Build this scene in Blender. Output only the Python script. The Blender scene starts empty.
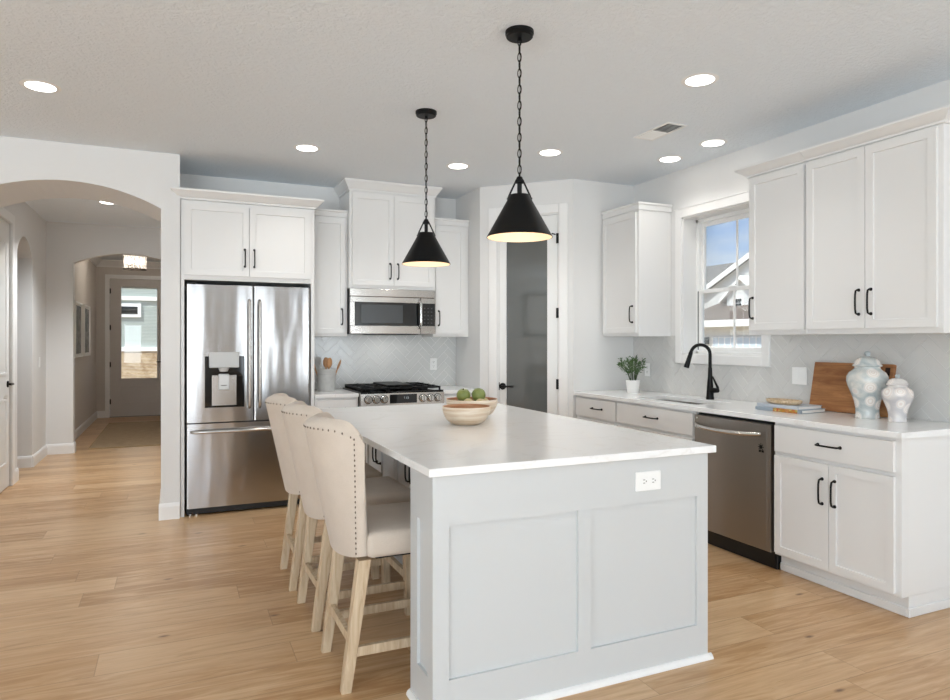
import bpy, bmesh, math, random
from mathutils import Matrix, Vector
PI = math.pi
C = bpy.context.scene.collection
SC = bpy.context.scene

# ------------------------------------------------------------------ camera
cam_d = bpy.data.cameras.new('camera')
cam = bpy.data.objects.new('camera', cam_d); C.objects.link(cam)
cam.location = (0, 0, 1.36)
cam.rotation_euler = (PI/2, 0, -math.radians(24.1))
cam_d.sensor_width = 36; cam_d.sensor_fit = 'HORIZONTAL'
cam_d.lens = 36*670/950
cam_d.shift_y = -9/950
cam_d.clip_start = 0.05; cam_d.clip_end = 300
SC.camera = cam

# ------------------------------------------------------------------ exposure
vs = SC.view_settings
vs.view_transform = 'Standard'; vs.look = 'None'; vs.gamma = 1; vs.use_curve_mapping = False
vs.exposure = 0.09

# ------------------------------------------------------------------ sky
W = bpy.data.worlds.new('sky'); SC.world = W; W.use_nodes = True
nt = W.node_tree; N = nt.nodes; L = nt.links
for n in list(N): N.remove(n)
tc = N.new('ShaderNodeTexCoord'); sep = N.new('ShaderNodeSeparateXYZ')
L.new(tc.outputs['Generated'], sep.inputs[0])
rmp = N.new('ShaderNodeValToRGB')
rmp.color_ramp.elements[0].position = 0.0; rmp.color_ramp.elements[0].color = (0.80, 0.88, 1.0, 1)
rmp.color_ramp.elements[1].position = 0.28; rmp.color_ramp.elements[1].color = (0.17, 0.36, 0.84, 1)
e = rmp.color_ramp.elements.new(0.12); e.color = (0.42, 0.62, 0.97, 1)
e = rmp.color_ramp.elements.new(0.85); e.color = (1.9, 2.2, 2.7, 1)   # sky overhead, out of view, brightened to light the window reveal
L.new(sep.outputs['Z'], rmp.inputs[0])
nz = N.new('ShaderNodeTexNoise'); nz.inputs['Scale'].default_value = 3.2; nz.inputs['Detail'].default_value = 6
mp = N.new('ShaderNodeMapping'); mp.inputs['Scale'].default_value = (1, 1, 3.2)
L.new(tc.outputs['Generated'], mp.inputs[0]); L.new(mp.outputs[0], nz.inputs['Vector'])
cr = N.new('ShaderNodeValToRGB'); cr.color_ramp.elements[0].position = 0.52; cr.color_ramp.elements[1].position = 0.72
L.new(nz.outputs[0], cr.inputs[0])
mx = N.new('ShaderNodeMix'); mx.data_type = 'RGBA'; mx.inputs[7].default_value = (0.93, 0.95, 1.0, 1)
L.new(cr.outputs[0], mx.inputs[0]); L.new(rmp.outputs[0], mx.inputs[6])
bg = N.new('ShaderNodeBackground'); bg.inputs[1].default_value = 0.95
L.new(mx.outputs[2], bg.inputs[0])
wo = N.new('ShaderNodeOutputWorld'); L.new(bg.outputs[0], wo.inputs[0])

# ------------------------------------------------------------------ sun and daylight
sd = bpy.data.lights.new('sun', 'SUN'); sd.energy = 6.5; sd.angle = 0.02; sd.color = (1, 0.96, 0.9)
so = bpy.data.objects.new('sun', sd); C.objects.link(so)
so.rotation_euler = Vector((0.45, 0.38, -0.80)).to_track_quat('-Z', 'Y').to_euler()

def area(name, loc, rot, sx, sy, power, color=(1, 1, 1)):
    d = bpy.data.lights.new(name, 'AREA'); d.shape = 'RECTANGLE'; d.size = sx; d.size_y = sy
    d.energy = power; d.color = color
    o = bpy.data.objects.new(name, d); C.objects.link(o); o.location = loc; o.rotation_euler = rot
    return o
DAY = (0.85, 0.94, 1.0)
TILT = math.radians(42)   # window lamps turned upward to brighten the ceiling
# daylight lamps at unseen windows behind the viewer, outermost and side ones added as fill (their openings are in wall_rear and wall_living)
for nm, x0, x1, p in (('daylight_fill', -4.7, -1.3, 230), ('daylight_fill', -0.40, 0.50, 36), ('daylight_fill', 1.32, 1.82, 20), ('daylight_fill', 2.58, 2.95, 18), ('daylight_fill', 3.2, 3.75, 62)):
    area(nm, ((x0+x1)/2, -4.30, 1.25), (PI/2+TILT, 0, 0), x1-x0, 2.1, p, DAY)
area('daylight_fill', (-5.08, -1.2, 1.35), (PI/2+math.radians(58), 0, -PI/2), 2.6, 1.9, 175, DAY)  # side window lamp added as fill, aimed up towards the ceiling

# ------------------------------------------------------------------ mesh helpers
def hexc(h, a=1.0):
    h = h.lstrip('#'); v = [int(h[i:i+2], 16)/255 for i in (0, 2, 4)]
    return tuple((c/12.92 if c <= 0.04045 else ((c+0.055)/1.055)**2.4) for c in v) + (a,)

class MB:
    """collects shapes and links them as one mesh object"""
    def __init__(s): s.bm = bmesh.new()
    def box(s, x0, x1, y0, y1, z0, z1, bev=0.0, seg=1, M=None):
        m = Matrix.Translation(((x0+x1)/2, (y0+y1)/2, (z0+z1)/2)) @ Matrix.Diagonal((abs(x1-x0), abs(y1-y0), abs(z1-z0), 1))
        if M is not None: m = M @ m
        vs_ = bmesh.ops.create_cube(s.bm, size=1, matrix=m)['verts']
        if bev:
            es = list({e for v in vs_ for e in v.link_edges})
            bmesh.ops.bevel(s.bm, geom=es, offset=bev, segments=seg, affect='EDGES', profile=0.5, clamp_overlap=True)
        return s
    def prism(s, pts, vec):
        """closed prism from a 3D polygon pushed along vec"""
        vec = Vector(vec); a = [s.bm.verts.new(p) for p in pts]; b = [s.bm.verts.new(Vector(p)+vec) for p in pts]
        fs = [s.bm.faces.new(a), s.bm.faces.new(b[::-1])]
        n = len(a)
        for i in range(n): fs.append(s.bm.faces.new((a[i], b[i], b[(i+1) % n], a[(i+1) % n])))
        bmesh.ops.recalc_face_normals(s.bm, faces=fs)
        return s
    def hexa(s, lo, hi):
        """eight-corner solid from two rings of four points"""
        a = [s.bm.verts.new(p) for p in lo]; b = [s.bm.verts.new(p) for p in hi]
        fs = [s.bm.faces.new(a), s.bm.faces.new(b[::-1])]
        for i in range(4): fs.append(s.bm.faces.new((a[i], b[i], b[(i+1) % 4], a[(i+1) % 4])))
        bmesh.ops.recalc_face_normals(s.bm, faces=fs)
        return s
    def tube(s, path, r, n=8, closed=False, M=None, squash=1.0):
        path = [Vector(p) for p in path]; k = len(path)
        rad = r if isinstance(r, (list, tuple)) else [r]*k
        rings = []; prev = None
        for i, p in enumerate(path):
            if closed: t = (path[(i+1) % k]-path[i-1]).normalized()
            else: t = (path[min(i+1, k-1)]-path[max(i-1, 0)]).normalized()
            if prev is None:
                up = Vector((0, 0, 1)) if abs(t.z) < 0.9 else Vector((1, 0, 0))
                u = t.cross(up).normalized()
            else:
                u = (prev - t*prev.dot(t)).normalized()
            prev = u; v = t.cross(u)
            ring = []
            for j in range(n):
                a = 2*PI*j/n; q = p + (u*math.cos(a) + v*math.sin(a)*squash)*rad[i]
                if M is not None: q = M @ q
                ring.append(s.bm.verts.new(q))
            rings.append(ring)
        fs = []
        m = k if closed else k-1
        for i in range(m):
            A, B = rings[i], rings[(i+1) % k]
            for j in range(n): fs.append(s.bm.faces.new((A[j], A[(j+1) % n], B[(j+1) % n], B[j])))
        if not closed:
            fs.append(s.bm.faces.new(rings[0][::-1])); fs.append(s.bm.faces.new(rings[-1]))
        bmesh.ops.recalc_face_normals(s.bm, faces=fs)
        return s
    def lathe(s, prof, n=32, M=None, cap=True):
        """profile of (r, z) turned about the z axis"""
        rings = []
        for r, z in prof:
            if r < 1e-6:
                q = Vector((0, 0, z)); q = M @ q if M is not None else q
                rings.append([s.bm.verts.new(q)])
            else:
                ring = []
                for j in range(n):
                    a = 2*PI*j/n; q = Vector((r*math.cos(a), r*math.sin(a), z))
                    if M is not None: q = M @ q
                    ring.append(s.bm.verts.new(q))
                rings.append(ring)
        fs = []
        for A, B in zip(rings, rings[1:]):
            if len(A) == 1 and len(B) == 1: continue
            for j in range(n):
                k = (j+1) % n
                if len(A) == 1: fs.append(s.bm.faces.new((A[0], B[k], B[j])))
                elif len(B) == 1: fs.append(s.bm.faces.new((A[j], A[k], B[0])))
                else: fs.append(s.bm.faces.new((A[j], A[k], B[k], B[j])))
        if cap:
            if len(rings[0]) > 1: fs.append(s.bm.faces.new(rings[0][::-1]))
            if len(rings[-1]) > 1: fs.append(s.bm.faces.new(rings[-1]))
        bmesh.ops.recalc_face_normals(s.bm, faces=fs)
        return s
    def ball(s, c, r, sc=(1, 1, 1), n=12):
        M = Matrix.Translation(c) @ Matrix.Diagonal((r*sc[0], r*sc[1], r*sc[2], 1))
        bmesh.ops.create_uvsphere(s.bm, u_segments=n*2, v_segments=n, radius=1, matrix=M)
        return s
    def shaker(s, x0, x1, z0, z1, y0=-0.02, y1=0.0, rail=0.062, rec=0.009, bev=0.0015):
        """door or panel front facing -y with a recessed flat centre"""
        m = Matrix.Translation(((x0+x1)/2, (y0+y1)/2, (z0+z1)/2)) @ Matrix.Diagonal((x1-x0, y1-y0, z1-z0, 1))
        vs_ = bmesh.ops.create_cube(s.bm, size=1, matrix=m)['verts']
        f = min({f for v in vs_ for f in v.link_faces}, key=lambda f: f.calc_center_median().y)
        bmesh.ops.inset_region(s.bm, faces=[f], thickness=rail, depth=0)
        bmesh.ops.inset_region(s.bm, faces=[f], thickness=0.003, depth=-rec)
        return s
    def build(s, name, mat, parent=None, smooth=False, ang=35):
        me = bpy.data.meshes.new(name); s.bm.to_mesh(me); s.bm.free()
        me.materials.append(mat)
        if smooth:
            for p in me.polygons: p.use_smooth = True
            me.set_sharp_from_angle(angle=math.radians(ang))
        o = bpy.data.objects.new(name, me); C.objects.link(o)
        if parent is not None: o.parent = parent
        return o

def thing(name, label, cat, loc=(0, 0, 0), rotz=0.0, group=None, kind=None):
    o = bpy.data.objects.new(name, None); C.objects.link(o); o.empty_display_size = 0.1
    o.location = loc; o.rotation_euler = (0, 0, rotz)
    return tag(o, label, cat, group, kind)
def tag(o, label, cat, group=None, kind=None):
    o['label'] = label; o['category'] = cat
    if group: o['group'] = group
    if kind: o['kind'] = kind
    return o
def struct(o, label, cat): return tag(o, label, cat, None, 'structure')
def copy_tree(o, parent=None):
    c = o.copy(); C.objects.link(c)
    if parent is not None: c.parent = parent
    for ch in list(o.children): copy_tree(ch, c)
    return c

# ------------------------------------------------------------------ material helpers
def new_mat(name):
    m = bpy.data.materials.new(name); m.use_nodes = True
    return m, m.node_tree.nodes, m.node_tree.links, m.node_tree.nodes['Principled BSDF']
def plain(name, color, rough=0.5, metal=0.0, bump=0.0, bscale=60, spec=None, coat=0.0):
    m, n, l, p = new_mat(name)
    p.inputs['Base Color'].default_value = hexc(color) if isinstance(color, str) else color
    p.inputs['Roughness'].default_value = rough; p.inputs['Metallic'].default_value = metal
    if spec is not None: p.inputs['Specular IOR Level'].default_value = spec
    if coat: p.inputs['Coat Weight'].default_value = coat; p.inputs['Coat Roughness'].default_value = 0.08
    if bump:
        g = n.new('ShaderNodeNewGeometry'); t = n.new('ShaderNodeTexNoise'); t.inputs['Scale'].default_value = bscale
        t.inputs['Detail'].default_value = 3
        l.new(g.outputs['Position'], t.inputs['Vector'])
        b = n.new('ShaderNodeBump'); b.inputs['Strength'].default_value = bump; b.inputs['Distance'].default_value = 0.01
        l.new(t.outputs[0], b.inputs['Height']); l.new(b.outputs[0], p.inputs['Normal'])
    return m
class G:
    """small node-graph builder"""
    def __init__(s, m): s.n = m.node_tree.nodes; s.l = m.node_tree.links
    def put(s, v, sock):
        if isinstance(v, (int, float)): sock.default_value = v
        elif isinstance(v, (tuple, list)): sock.default_value = v
        else: s.l.new(v, sock)
    def math(s, op, a, b=0.0):
        x = s.n.new('ShaderNodeMath'); x.operation = op; s.put(a, x.inputs[0]); s.put(b, x.inputs[1]); return x.outputs[0]
    def xyz(s, x, y, z):
        c = s.n.new('ShaderNodeCombineXYZ'); s.put(x, c.inputs[0]); s.put(y, c.inputs[1]); s.put(z, c.inputs[2]); return c.outputs[0]
    def sep(s, v):
        c = s.n.new('ShaderNodeSeparateXYZ'); s.l.new(v, c.inputs[0]); return c.outputs
    def pos(s): return s.n.new('ShaderNodeNewGeometry').outputs['Position']
    def obj(s): return s.n.new('ShaderNodeTexCoord').outputs['Object']
    def noise(s, v, scale, detail=3, rough=0.5, dist=0.0):
        t = s.n.new('ShaderNodeTexNoise'); s.l.new(v, t.inputs['Vector']); t.inputs['Scale'].default_value = scale
        t.inputs['Detail'].default_value = detail; t.inputs['Roughness'].default_value = rough; t.inputs['Distortion'].default_value = dist
        return t.outputs[0]
    def white(s, v):
        t = s.n.new('ShaderNodeTexWhiteNoise'); t.noise_dimensions = '3D'; s.l.new(v, t.inputs['Vector']); return t.outputs['Value']
    def ramp(s, f, stops):
        r = s.n.new('ShaderNodeValToRGB'); e = r.color_ramp.elements
        while len(e) < len(stops): e.new(0.5)
        for el, (p, c) in zip(e, stops):
            el.position = p; el.color = hexc(c) if isinstance(c, str) else c
        s.l.new(f, r.inputs[0]); return r.outputs[0]
    def mix(s, f, a, b, mode='MIX'):
        x = s.n.new('ShaderNodeMix'); x.data_type = 'RGBA'; x.blend_type = mode
        s.put(f, x.inputs[0]); s.put(hexc(a) if isinstance(a, str) else a, x.inputs[6]); s.put(hexc(b) if isinstance(b, str) else b, x.inputs[7])
        return x.outputs[2]
    def bump(s, h, strength, dist=0.01):
        b = s.n.new('ShaderNodeBump'); b.inputs['Strength'].default_value = strength; b.inputs['Distance'].default_value = dist
        s.l.new(h, b.inputs['Height']); return b.outputs[0]
    def scale(s, v, xyz):
        m = s.n.new('ShaderNodeMapping'); m.inputs['Scale'].default_value = xyz; s.l.new(v, m.inputs[0]); return m.outputs[0]

def emit(name, color, strength):
    m = bpy.data.materials.new(name); m.use_nodes = True; n = m.node_tree.nodes; l = m.node_tree.links
    n.remove(n['Principled BSDF']); x = n.new('ShaderNodeEmission'); x.inputs[0].default_value = color; x.inputs[1].default_value = strength
    l.new(x.outputs[0], n['Material Output'].inputs[0]); return m

# ------------------------------------------------------------------ materials
M = {}
M['wall'] = plain('wall paint', '#e4e3e1', 0.7, bump=0.12, bscale=140)
M['ceiling'] = plain('ceiling texture', '#eef4f9', 0.8)
g = G(M['ceiling']); p = g.n['Principled BSDF']
h = g.noise(g.pos(), 38, 4, 0.6, 0.6)
g.l.new(g.bump(g.ramp(h, [(0.42, (0, 0, 0, 1)), (0.6, (1, 1, 1, 1))]), 0.45, 0.008), p.inputs['Normal'])
M['trim'] = plain('white trim paint', '#f0efed', 0.35)
M['white'] = plain('white cabinet paint', '#e8e7e5', 0.32)
M['island'] = plain('pale grey island paint', '#cdcfcf', 0.35)
M['door'] = plain('white door paint', '#ececea', 0.35)
M['taupe'] = plain('warm grey door paint', '#c9c2bb', 0.4)
M['black'] = plain('black metal', '#070707', 0.4, 0.0, spec=0.3)
M['black_matte'] = plain('black enamel', '#060606', 0.42, spec=0.25)
M['rubber'] = plain('black plastic', '#101010', 0.5)
M['blackglass'] = plain('black glass', '#0a0b0c', 0.05, spec=0.6)
M['shade_in'] = plain('cream enamel', '#f3e2cd', 0.6)
M['plastic'] = plain('white plastic', '#f5f5f3', 0.3)
M['slot'] = plain('grey slots', '#8b8985', 0.6)
M['chrome'] = plain('polished steel', '#d0cecb', 0.18, 1.0)
M['grout'] = plain('pale grout', '#edecea', 0.85)

def steel(name, color, rough, horizontal=True, wave=0.0):
    m = plain(name, color, rough, 1.0); g = G(m); p = g.n['Principled BSDF']
    o = g.obj()
    gr = g.noise(g.scale(o, (2, 2, 420)), 1.0, 2)
    tan = g.n.new('ShaderNodeTangent'); tan.direction_type = 'RADIAL'; tan.axis = 'Z'
    p.inputs['Anisotropic'].default_value = 0.93; p.inputs['Anisotropic Rotation'].default_value = 0.25
    g.l.new(tan.outputs[0], p.inputs['Tangent'])
    wv = g.noise(g.scale(o, (5.0, 1, 0.9)), 1.0, 1.5)
    hh = g.math('ADD', g.math('MULTIPLY', gr, 0.002), g.math('MULTIPLY', wv, wave))
    g.l.new(g.bump(hh, 1.0, 0.02), p.inputs['Normal'])
    return m
M['steel'] = steel('brushed stainless steel', '#bab9b9', 0.145, wave=0.17)
M['steel_flat'] = steel('satin stainless steel', '#c3c0bc', 0.26)
M['steel_dark'] = steel('smoked stainless steel', '#9a948d', 0.28, wave=0.05)

def floor_mat():
    m, n, l, p = new_mat('oak planks'); g = G(m); x, y, z = g.sep(g.pos())
    PW, PL = 0.21, 2.1
    yy = g.math('DIVIDE', g.math('SUBTRACT', y, 3.53), PW); row = g.math('FLOOR', yy); fy = g.math('FRACT', yy)
    off = g.math('MULTIPLY', g.white(g.xyz(row, 3.3, 0)), 7.0)
    xx = g.math('ADD', g.math('DIVIDE', x, PL), off); col = g.math('FLOOR', xx); fx = g.math('FRACT', xx)
    rnd = g.white(g.xyz(row, col, 1.7))
    v = g.xyz(g.math('ADD', g.math('MULTIPLY', x, 1.0), g.math('MULTIPLY', rnd, 40)), g.math('MULTIPLY', y, 9.0), g.math('MULTIPLY', rnd, 13))
    gr = g.noise(v, 2.2, 6, 0.6, 1.2)
    v2 = g.xyz(g.math('ADD', g.math('MULTIPLY', x, 3.0), g.math('MULTIPLY', rnd, 40)), g.math('MULTIPLY', y, 60.0), rnd)
    fine = g.noise(v2, 2.0, 3, 0.6)
    base = g.ramp(rnd, [(0.0, '#b58a5d'), (0.35, '#be9467'), (0.65, '#c9a175'), (1.0, '#d5b187')])
    c = g.mix(g.math('MULTIPLY', g.ramp(gr, [(0.45, (0, 0, 0, 1)), (0.66, (1, 1, 1, 1))]), 0.75), base, '#dcbc94')
    c = g.mix(g.math('MULTIPLY', g.ramp(gr, [(0.30, (1, 1, 1, 1)), (0.46, (0, 0, 0, 1))]), 0.45), c, '#a3784c')
    c = g.mix(g.math('MULTIPLY', g.ramp(fine, [(0.42, (1, 1, 1, 1)), (0.62, (0, 0, 0, 1))]), 0.16), c, '#9a6f48')
    # knots
    vo = n.new('ShaderNodeTexVoronoi'); vo.voronoi_dimensions = '2D'; vo.inputs['Scale'].default_value = 1.0
    l.new(g.xyz(g.math('MULTIPLY', x, 0.95), g.math('MULTIPLY', y, 2.4), 0.4), vo.inputs['Vector'])
    kn = g.ramp(vo.outputs['Distance'], [(0.008, (1, 1, 1, 1)), (0.032, (0, 0, 0, 1))])
    kn = g.math('MULTIPLY', kn, g.math('GREATER_THAN', g.white(vo.outputs['Position']), 0.55))
    c = g.mix(g.math('MULTIPLY', kn, 0.9), c, '#6d4a2d')
    # seams
    ey = g.math('MINIMUM', fy, g.math('SUBTRACT', 1.0, fy)); ex = g.math('MINIMUM', fx, g.math('SUBTRACT', 1.0, fx))
    sy = g.math('LESS_THAN', ey, 0.010); sx = g.math('LESS_THAN', ex, 0.0009)
    seam = g.math('MAXIMUM', sy, sx)
    c = g.mix(g.math('MULTIPLY', seam, 0.45), c, '#8a6440')
    l.new(c, p.inputs['Base Color'])
    l.new(g.math('ADD', 0.24, g.math('MULTIPLY', fine, 0.12)), p.inputs['Roughness'])
    hh = g.math('SUBTRACT', g.math('MULTIPLY', fine, 0.15), seam)
    l.new(g.bump(hh, 0.25, 0.002), p.inputs['Normal'])
    return m
M['floor'] = floor_mat()

def quartz_mat():
    m, n, l, p = new_mat('white quartz'); g = G(m); o = g.pos()
    w = g.noise(g.scale(o, (0.9, 1.4, 1)), 1.6, 6, 0.55, 1.6)
    d = g.math('ABSOLUTE', g.math('SUBTRACT', w, 0.5))
    v = g.ramp(d, [(0.0, (1, 1, 1, 1)), (0.022, (0, 0, 0, 1))])
    v = g.math('MULTIPLY', v, g.noise(o, 2.3, 2))
    c = g.mix(g.math('MULTIPLY', v, 0.35), '#f5f5f4', '#cfc8c0')
    l.new(c, p.inputs['Base Color']); p.inputs['Roughness'].default_value = 0.16
    return m
M['quartz'] = quartz_mat()

def tile_mat(name, tone, tone2):
    m, n, l, p = new_mat(name); g = G(m)
    w = g.noise(g.pos(), 9, 2)
    l.new(g.mix(w, tone, tone2), p.inputs['Base Color']); p.inputs['Roughness'].default_value = 0.16
    l.new(g.bump(g.noise(g.pos(), 22, 2), 0.05, 0.01), p.inputs['Normal'])
    return m
M['tile'] = tile_mat('pale grey glazed tile', '#d2d3d1', '#d9d9d6')
M['tile_sink'] = tile_mat('soft grey glazed tile', '#d2d1ce', '#d7d6d3')
M['grout_sink'] = plain('soft grey grout', '#dad9d6', 0.8)

def fabric_mat(name, a, b):
    m, n, l, p = new_mat(name); g = G(m); o = g.obj()
    w = g.noise(g.scale(o, (1, 1, 1)), 320, 2); bl = g.noise(o, 14, 3)
    l.new(g.mix(g.math('MULTIPLY', g.math('ADD', w, bl), 0.5), a, b), p.inputs['Base Color'])
    p.inputs['Roughness'].default_value = 0.9; p.inputs['Sheen Weight'].default_value = 0.2
    l.new(g.bump(w, 0.25, 0.002), p.inputs['Normal'])
    return m
M['linen'] = fabric_mat('cream linen', '#d8cbbd', '#bdafa0')

def wood_mat(name, a, b, axis=(14, 14, 1.2), scale=3.0, rough=0.5, contrast=(0.35, 0.7)):
    m, n, l, p = new_mat(name); g = G(m); o = g.obj()
    w = g.noise(g.scale(o, axis), scale, 5, 0.6, 0.8)
    l.new(g.ramp(w, [(contrast[0], a), (contrast[1], b)]), p.inputs['Base Color'])
    p.inputs['Roughness'].default_value = rough
    l.new(g.bump(w, 0.15, 0.003), p.inputs['Normal'])
    return m
M['stoolwood'] = wood_mat('whitewashed oak', '#b99e7e', '#dac7aa')
M['bowlwood'] = wood_mat('pale turned wood', '#cfb494', '#efe4d4', axis=(1.6, 1.6, 22), scale=2.2, rough=0.45)
M['bowlin'] = wood_mat('reddish turned wood', '#a8704a', '#d0a37c', axis=(1.6, 1.6, 22), scale=2.2, rough=0.45)
M['boardwood'] = wood_mat('teak board', '#8a5731', '#bd8652', axis=(2, 1.0, 16), scale=1.6, rough=0.45)
M['spoonwood'] = wood_mat('olive wood', '#b07a4c', '#d6a87c')
M['traywood'] = wood_mat('woven tan fibre', '#b79a76', '#e6d2b4', axis=(20, 20, 20), scale=3)

def glass_mat():
    m = bpy.data.materials.new('window glass'); m.use_nodes = True; n = m.node_tree.nodes; l = m.node_tree.links
    n.remove(n['Principled BSDF'])
    t = n.new('ShaderNodeBsdfTransparent'); t.inputs[0].default_value = (0.96, 0.98, 0.97, 1)
    gl = n.new('ShaderNodeBsdfGlossy'); gl.inputs['Roughness'].default_value = 0.02
    fr = n.new('ShaderNodeFresnel'); fr.inputs[0].default_value = 1.35
    x = n.new('ShaderNodeMixShader'); l.new(fr.outputs[0], x.inputs[0]); l.new(t.outputs[0], x.inputs[1]); l.new(gl.outputs[0], x.inputs[2])
    l.new(x.outputs[0], n['Material Output'].inputs[0]); return m
M['glass'] = glass_mat()
M['smoked'] = plain('frosted pantry glass', '#5c5f5e', 0.05, spec=1.0)
def seeded():
    m = bpy.data.materials.new('hazy glass'); m.use_nodes = True; n = m.node_tree.nodes; l = m.node_tree.links
    n.remove(n['Principled BSDF']); t = n.new('ShaderNodeBsdfTransparent'); tr = n.new('ShaderNodeBsdfTranslucent'); tr.inputs[0].default_value = (0.95, 0.93, 0.9, 1)
    x = n.new('ShaderNodeMixShader'); x.inputs[0].default_value = 0.16; l.new(t.outputs[0], x.inputs[1]); l.new(tr.outputs[0], x.inputs[2]); l.new(x.outputs[0], n['Material Output'].inputs[0]); return m
M['hazy'] = seeded()
M['downlight'] = emit('downlight lens', (1, 0.97, 0.92, 1), 9)
M['bulb'] = emit('warm bulb', (1, 0.78, 0.52, 1), 14)

# ================================================================== the setting
CZ = 2.79           # ceiling height
XW = 3.86           # sink wall
YB = 6.25           # range wall
YA = 5.62           # face of the arched wall
def arc(xa, xb, zs, zp, n=28):
    """points of a segmental arch from (xb, zs) over zp to (xa, zs)"""
    hw = (xb-xa)/2; c = (xa+xb)/2; r = zp-zs; R = (hw*hw+r*r)/(2*r)
    return [(c+hw*math.cos(PI*i/n), zp-R+math.sqrt(max(R*R-(hw*math.cos(PI*i/n))**2, 0))) for i in range(n+1)]

mb = MB(); mb.box(-5.2, 4.2, -4.45, 13.75, -0.12, 0); struct(mb.build('floor', M['floor']), 'light oak plank floor of the kitchen and hall', 'floor')
mb = MB(); mb.box(-5.2, 4.2, -4.45, 13.75, CZ, CZ+0.15); struct(mb.build('ceiling', M['ceiling']), 'textured off-white ceiling', 'ceiling')

# arched wall between kitchen and hall
out = [(-5.0, 0), (-1.32, 0)] + arc(-1.32, -0.10, 2.365, 2.52)[::-1] + [(-0.10, 0), (0.033, 0), (0.033, CZ), (-5.0, CZ)]
mb = MB(); mb.prism([(x, YA, z) for x, z in out], (0, 0.68, 0)); struct(mb.build('wall_arch', M['wall']), 'white wall with the wide arched opening into the hall', 'wall')
mb = MB(); mb.box(0.033, 2.585, YB, YB+0.14, 0, CZ); struct(mb.build('wall_back', M['wall']), 'wall behind the range and the refrigerator', 'wall')
mb = MB(); mb.prism([(2.585, 5.665, 0), (2.585, 6.39, 0), (2.70, 6.39, 0), (2.70, 5.713, 0)], (0, 0, CZ)); struct(mb.build('wall_stub', M['wall']), 'short wall beside the range counter', 'wall')
# diagonal pantry wall: local x runs along the wall, local y into the pantry
DL = math.hypot(0.62, 0.62)
def diag(o): o.location = (2.585, 5.665, 0); o.rotation_euler = (0, 0, -PI/4); return o
d0, d1, dz = 0.172, 0.752, 2.50
out = [(0, 0), (d0, 0), (d0, dz), (d1, dz), (d1, 0), (DL, 0), (DL, CZ), (0, CZ)]
mb = MB(); mb.prism([(x, 0, z) for x, z in out], (0, 0.115, 0)); o = diag(mb.build('wall_pantry', M['wall'])); struct(o, 'diagonal wall across the corner, with the pantry door in it', 'wall')
mb = MB(); mb.prism([(3.205, 5.045, 0), (XW, 5.045, 0), (XW, 5.16, 0), (3.253, 5.16, 0)], (0, 0, CZ)); struct(mb.build('wall_corner', M['wall']), 'short wall where the sink counter ends', 'wall')
mb = MB(); mb.box(2.70, XW, 6.25, 6.39, 0, CZ); struct(mb.build('wall_pantry_back', M['wall']), 'back wall inside the pantry', 'wall')
# sink wall with window opening
wy0, wy1, wz0, wz1 = 3.553, 4.395, 1.245, 2.388
mb = MB()
mb.box(XW, XW+0.20, -4.45, wy0, 0, CZ); mb.box(XW, XW+0.20, wy1, 6.39, 0, CZ)
mb.box(XW, XW+0.20, wy0, wy1, 0, wz0); mb.box(XW, XW+0.20, wy0, wy1, wz1, CZ)
struct(mb.build('wall_right', M['wall']), 'long wall behind the sink counter', 'wall')
# room behind the viewer
mb = MB(); openings = [(-4.7, -1.3), (-0.40, 0.50), (1.32, 1.82), (2.58, 2.95), (3.2, 3.75)]
x = -5.2
for a, b in openings:
    mb.box(x, a, -4.4, -4.2, 0, CZ); mb.box(a, b, -4.4, -4.2, 2.32, CZ); mb.box(a, b, -4.4, -4.2, 0, 0.18); x = b
mb.box(x, 4.03, -4.4, -4.2, 0, CZ)
M['darkened'] = plain('greige wall paint', '#b4afa9', 0.7)  # unseen rear wall darkened to deepen the grey bands reflected in the refrigerator
struct(mb.build('wall_rear', M['darkened']), 'living-room wall with tall windows', 'wall')
mb = MB()
mb.box(-5.2, -5.0, -4.4, -2.5, 0, CZ); mb.box(-5.2, -5.0, 0.1, 6.3, 0, CZ); mb.box(-5.2, -5.0, -2.5, 0.1, 0, 0.4); mb.box(-5.2, -5.0, -2.5, 0.1, 2.3, CZ)
struct(mb.build('wall_living', M['wall']), 'living-room side wall with one window added for fill light', 'wall')
# hall
HX = -1.41
out = [(6.30, 0), (6.72, 0), (6.72, 2.46), (7.52, 2.46), (7.52, 0), (7.80, 0)] + [(y, z) for y, z in arc(7.80, 8.54, 2.25, 2.43, 20)][::-1] + [(8.54, 0), (9.40, 0), (9.40, CZ), (6.30, CZ)]
mb = MB(); mb.prism([(HX, y, z) for y, z in out], (-0.14, 0, 0)); struct(mb.build('wall_hall', M['wall']), 'hall wall with a white door and a narrow arched opening', 'wall')
out = [(-3.2, 0), (-1.13, 0)] + arc(-1.13, 0.062, 2.305, 2.447)[::-1] + [(0.062, 0), (0.75, 0), (0.75, CZ), (-3.2, CZ)]
mb = MB(); mb.prism([(x, 9.40, z) for x, z in out], (0, 0.15, 0)); struct(mb.build('wall_hall_end', M['wall']), 'wall at the end of the hall with an arched opening to the entry', 'wall')
mb = MB(); mb.box(0.6, 0.75, 6.39, 9.40, 0, CZ); struct(mb.build('wall_hall_side', M['wall']), 'hall wall behind the kitchen', 'wall')
mb = MB(); mb.box(-3.2, -3.06, 6.30, 9.40, 0, CZ); struct(mb.build('wall_side_room', plain('dimmed side room wall', '#94877a', 0.7)), 'wall painted dark for the dim room beyond the narrow arch', 'wall')  # the side room's darkness is put into this brown wall colour
M['entry'] = plain('shaded entry wall paint', '#d3ccc5', 0.7, bump=0.1, bscale=140)  # same paint as the other walls, with the entry's warm dimness in its colour
mb = MB(); mb.box(-1.41, -1.27, 9.55, 13.5, 0, CZ); struct(mb.build('wall_entry', M['entry']), 'entry wall with two framed pictures', 'wall')
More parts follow.
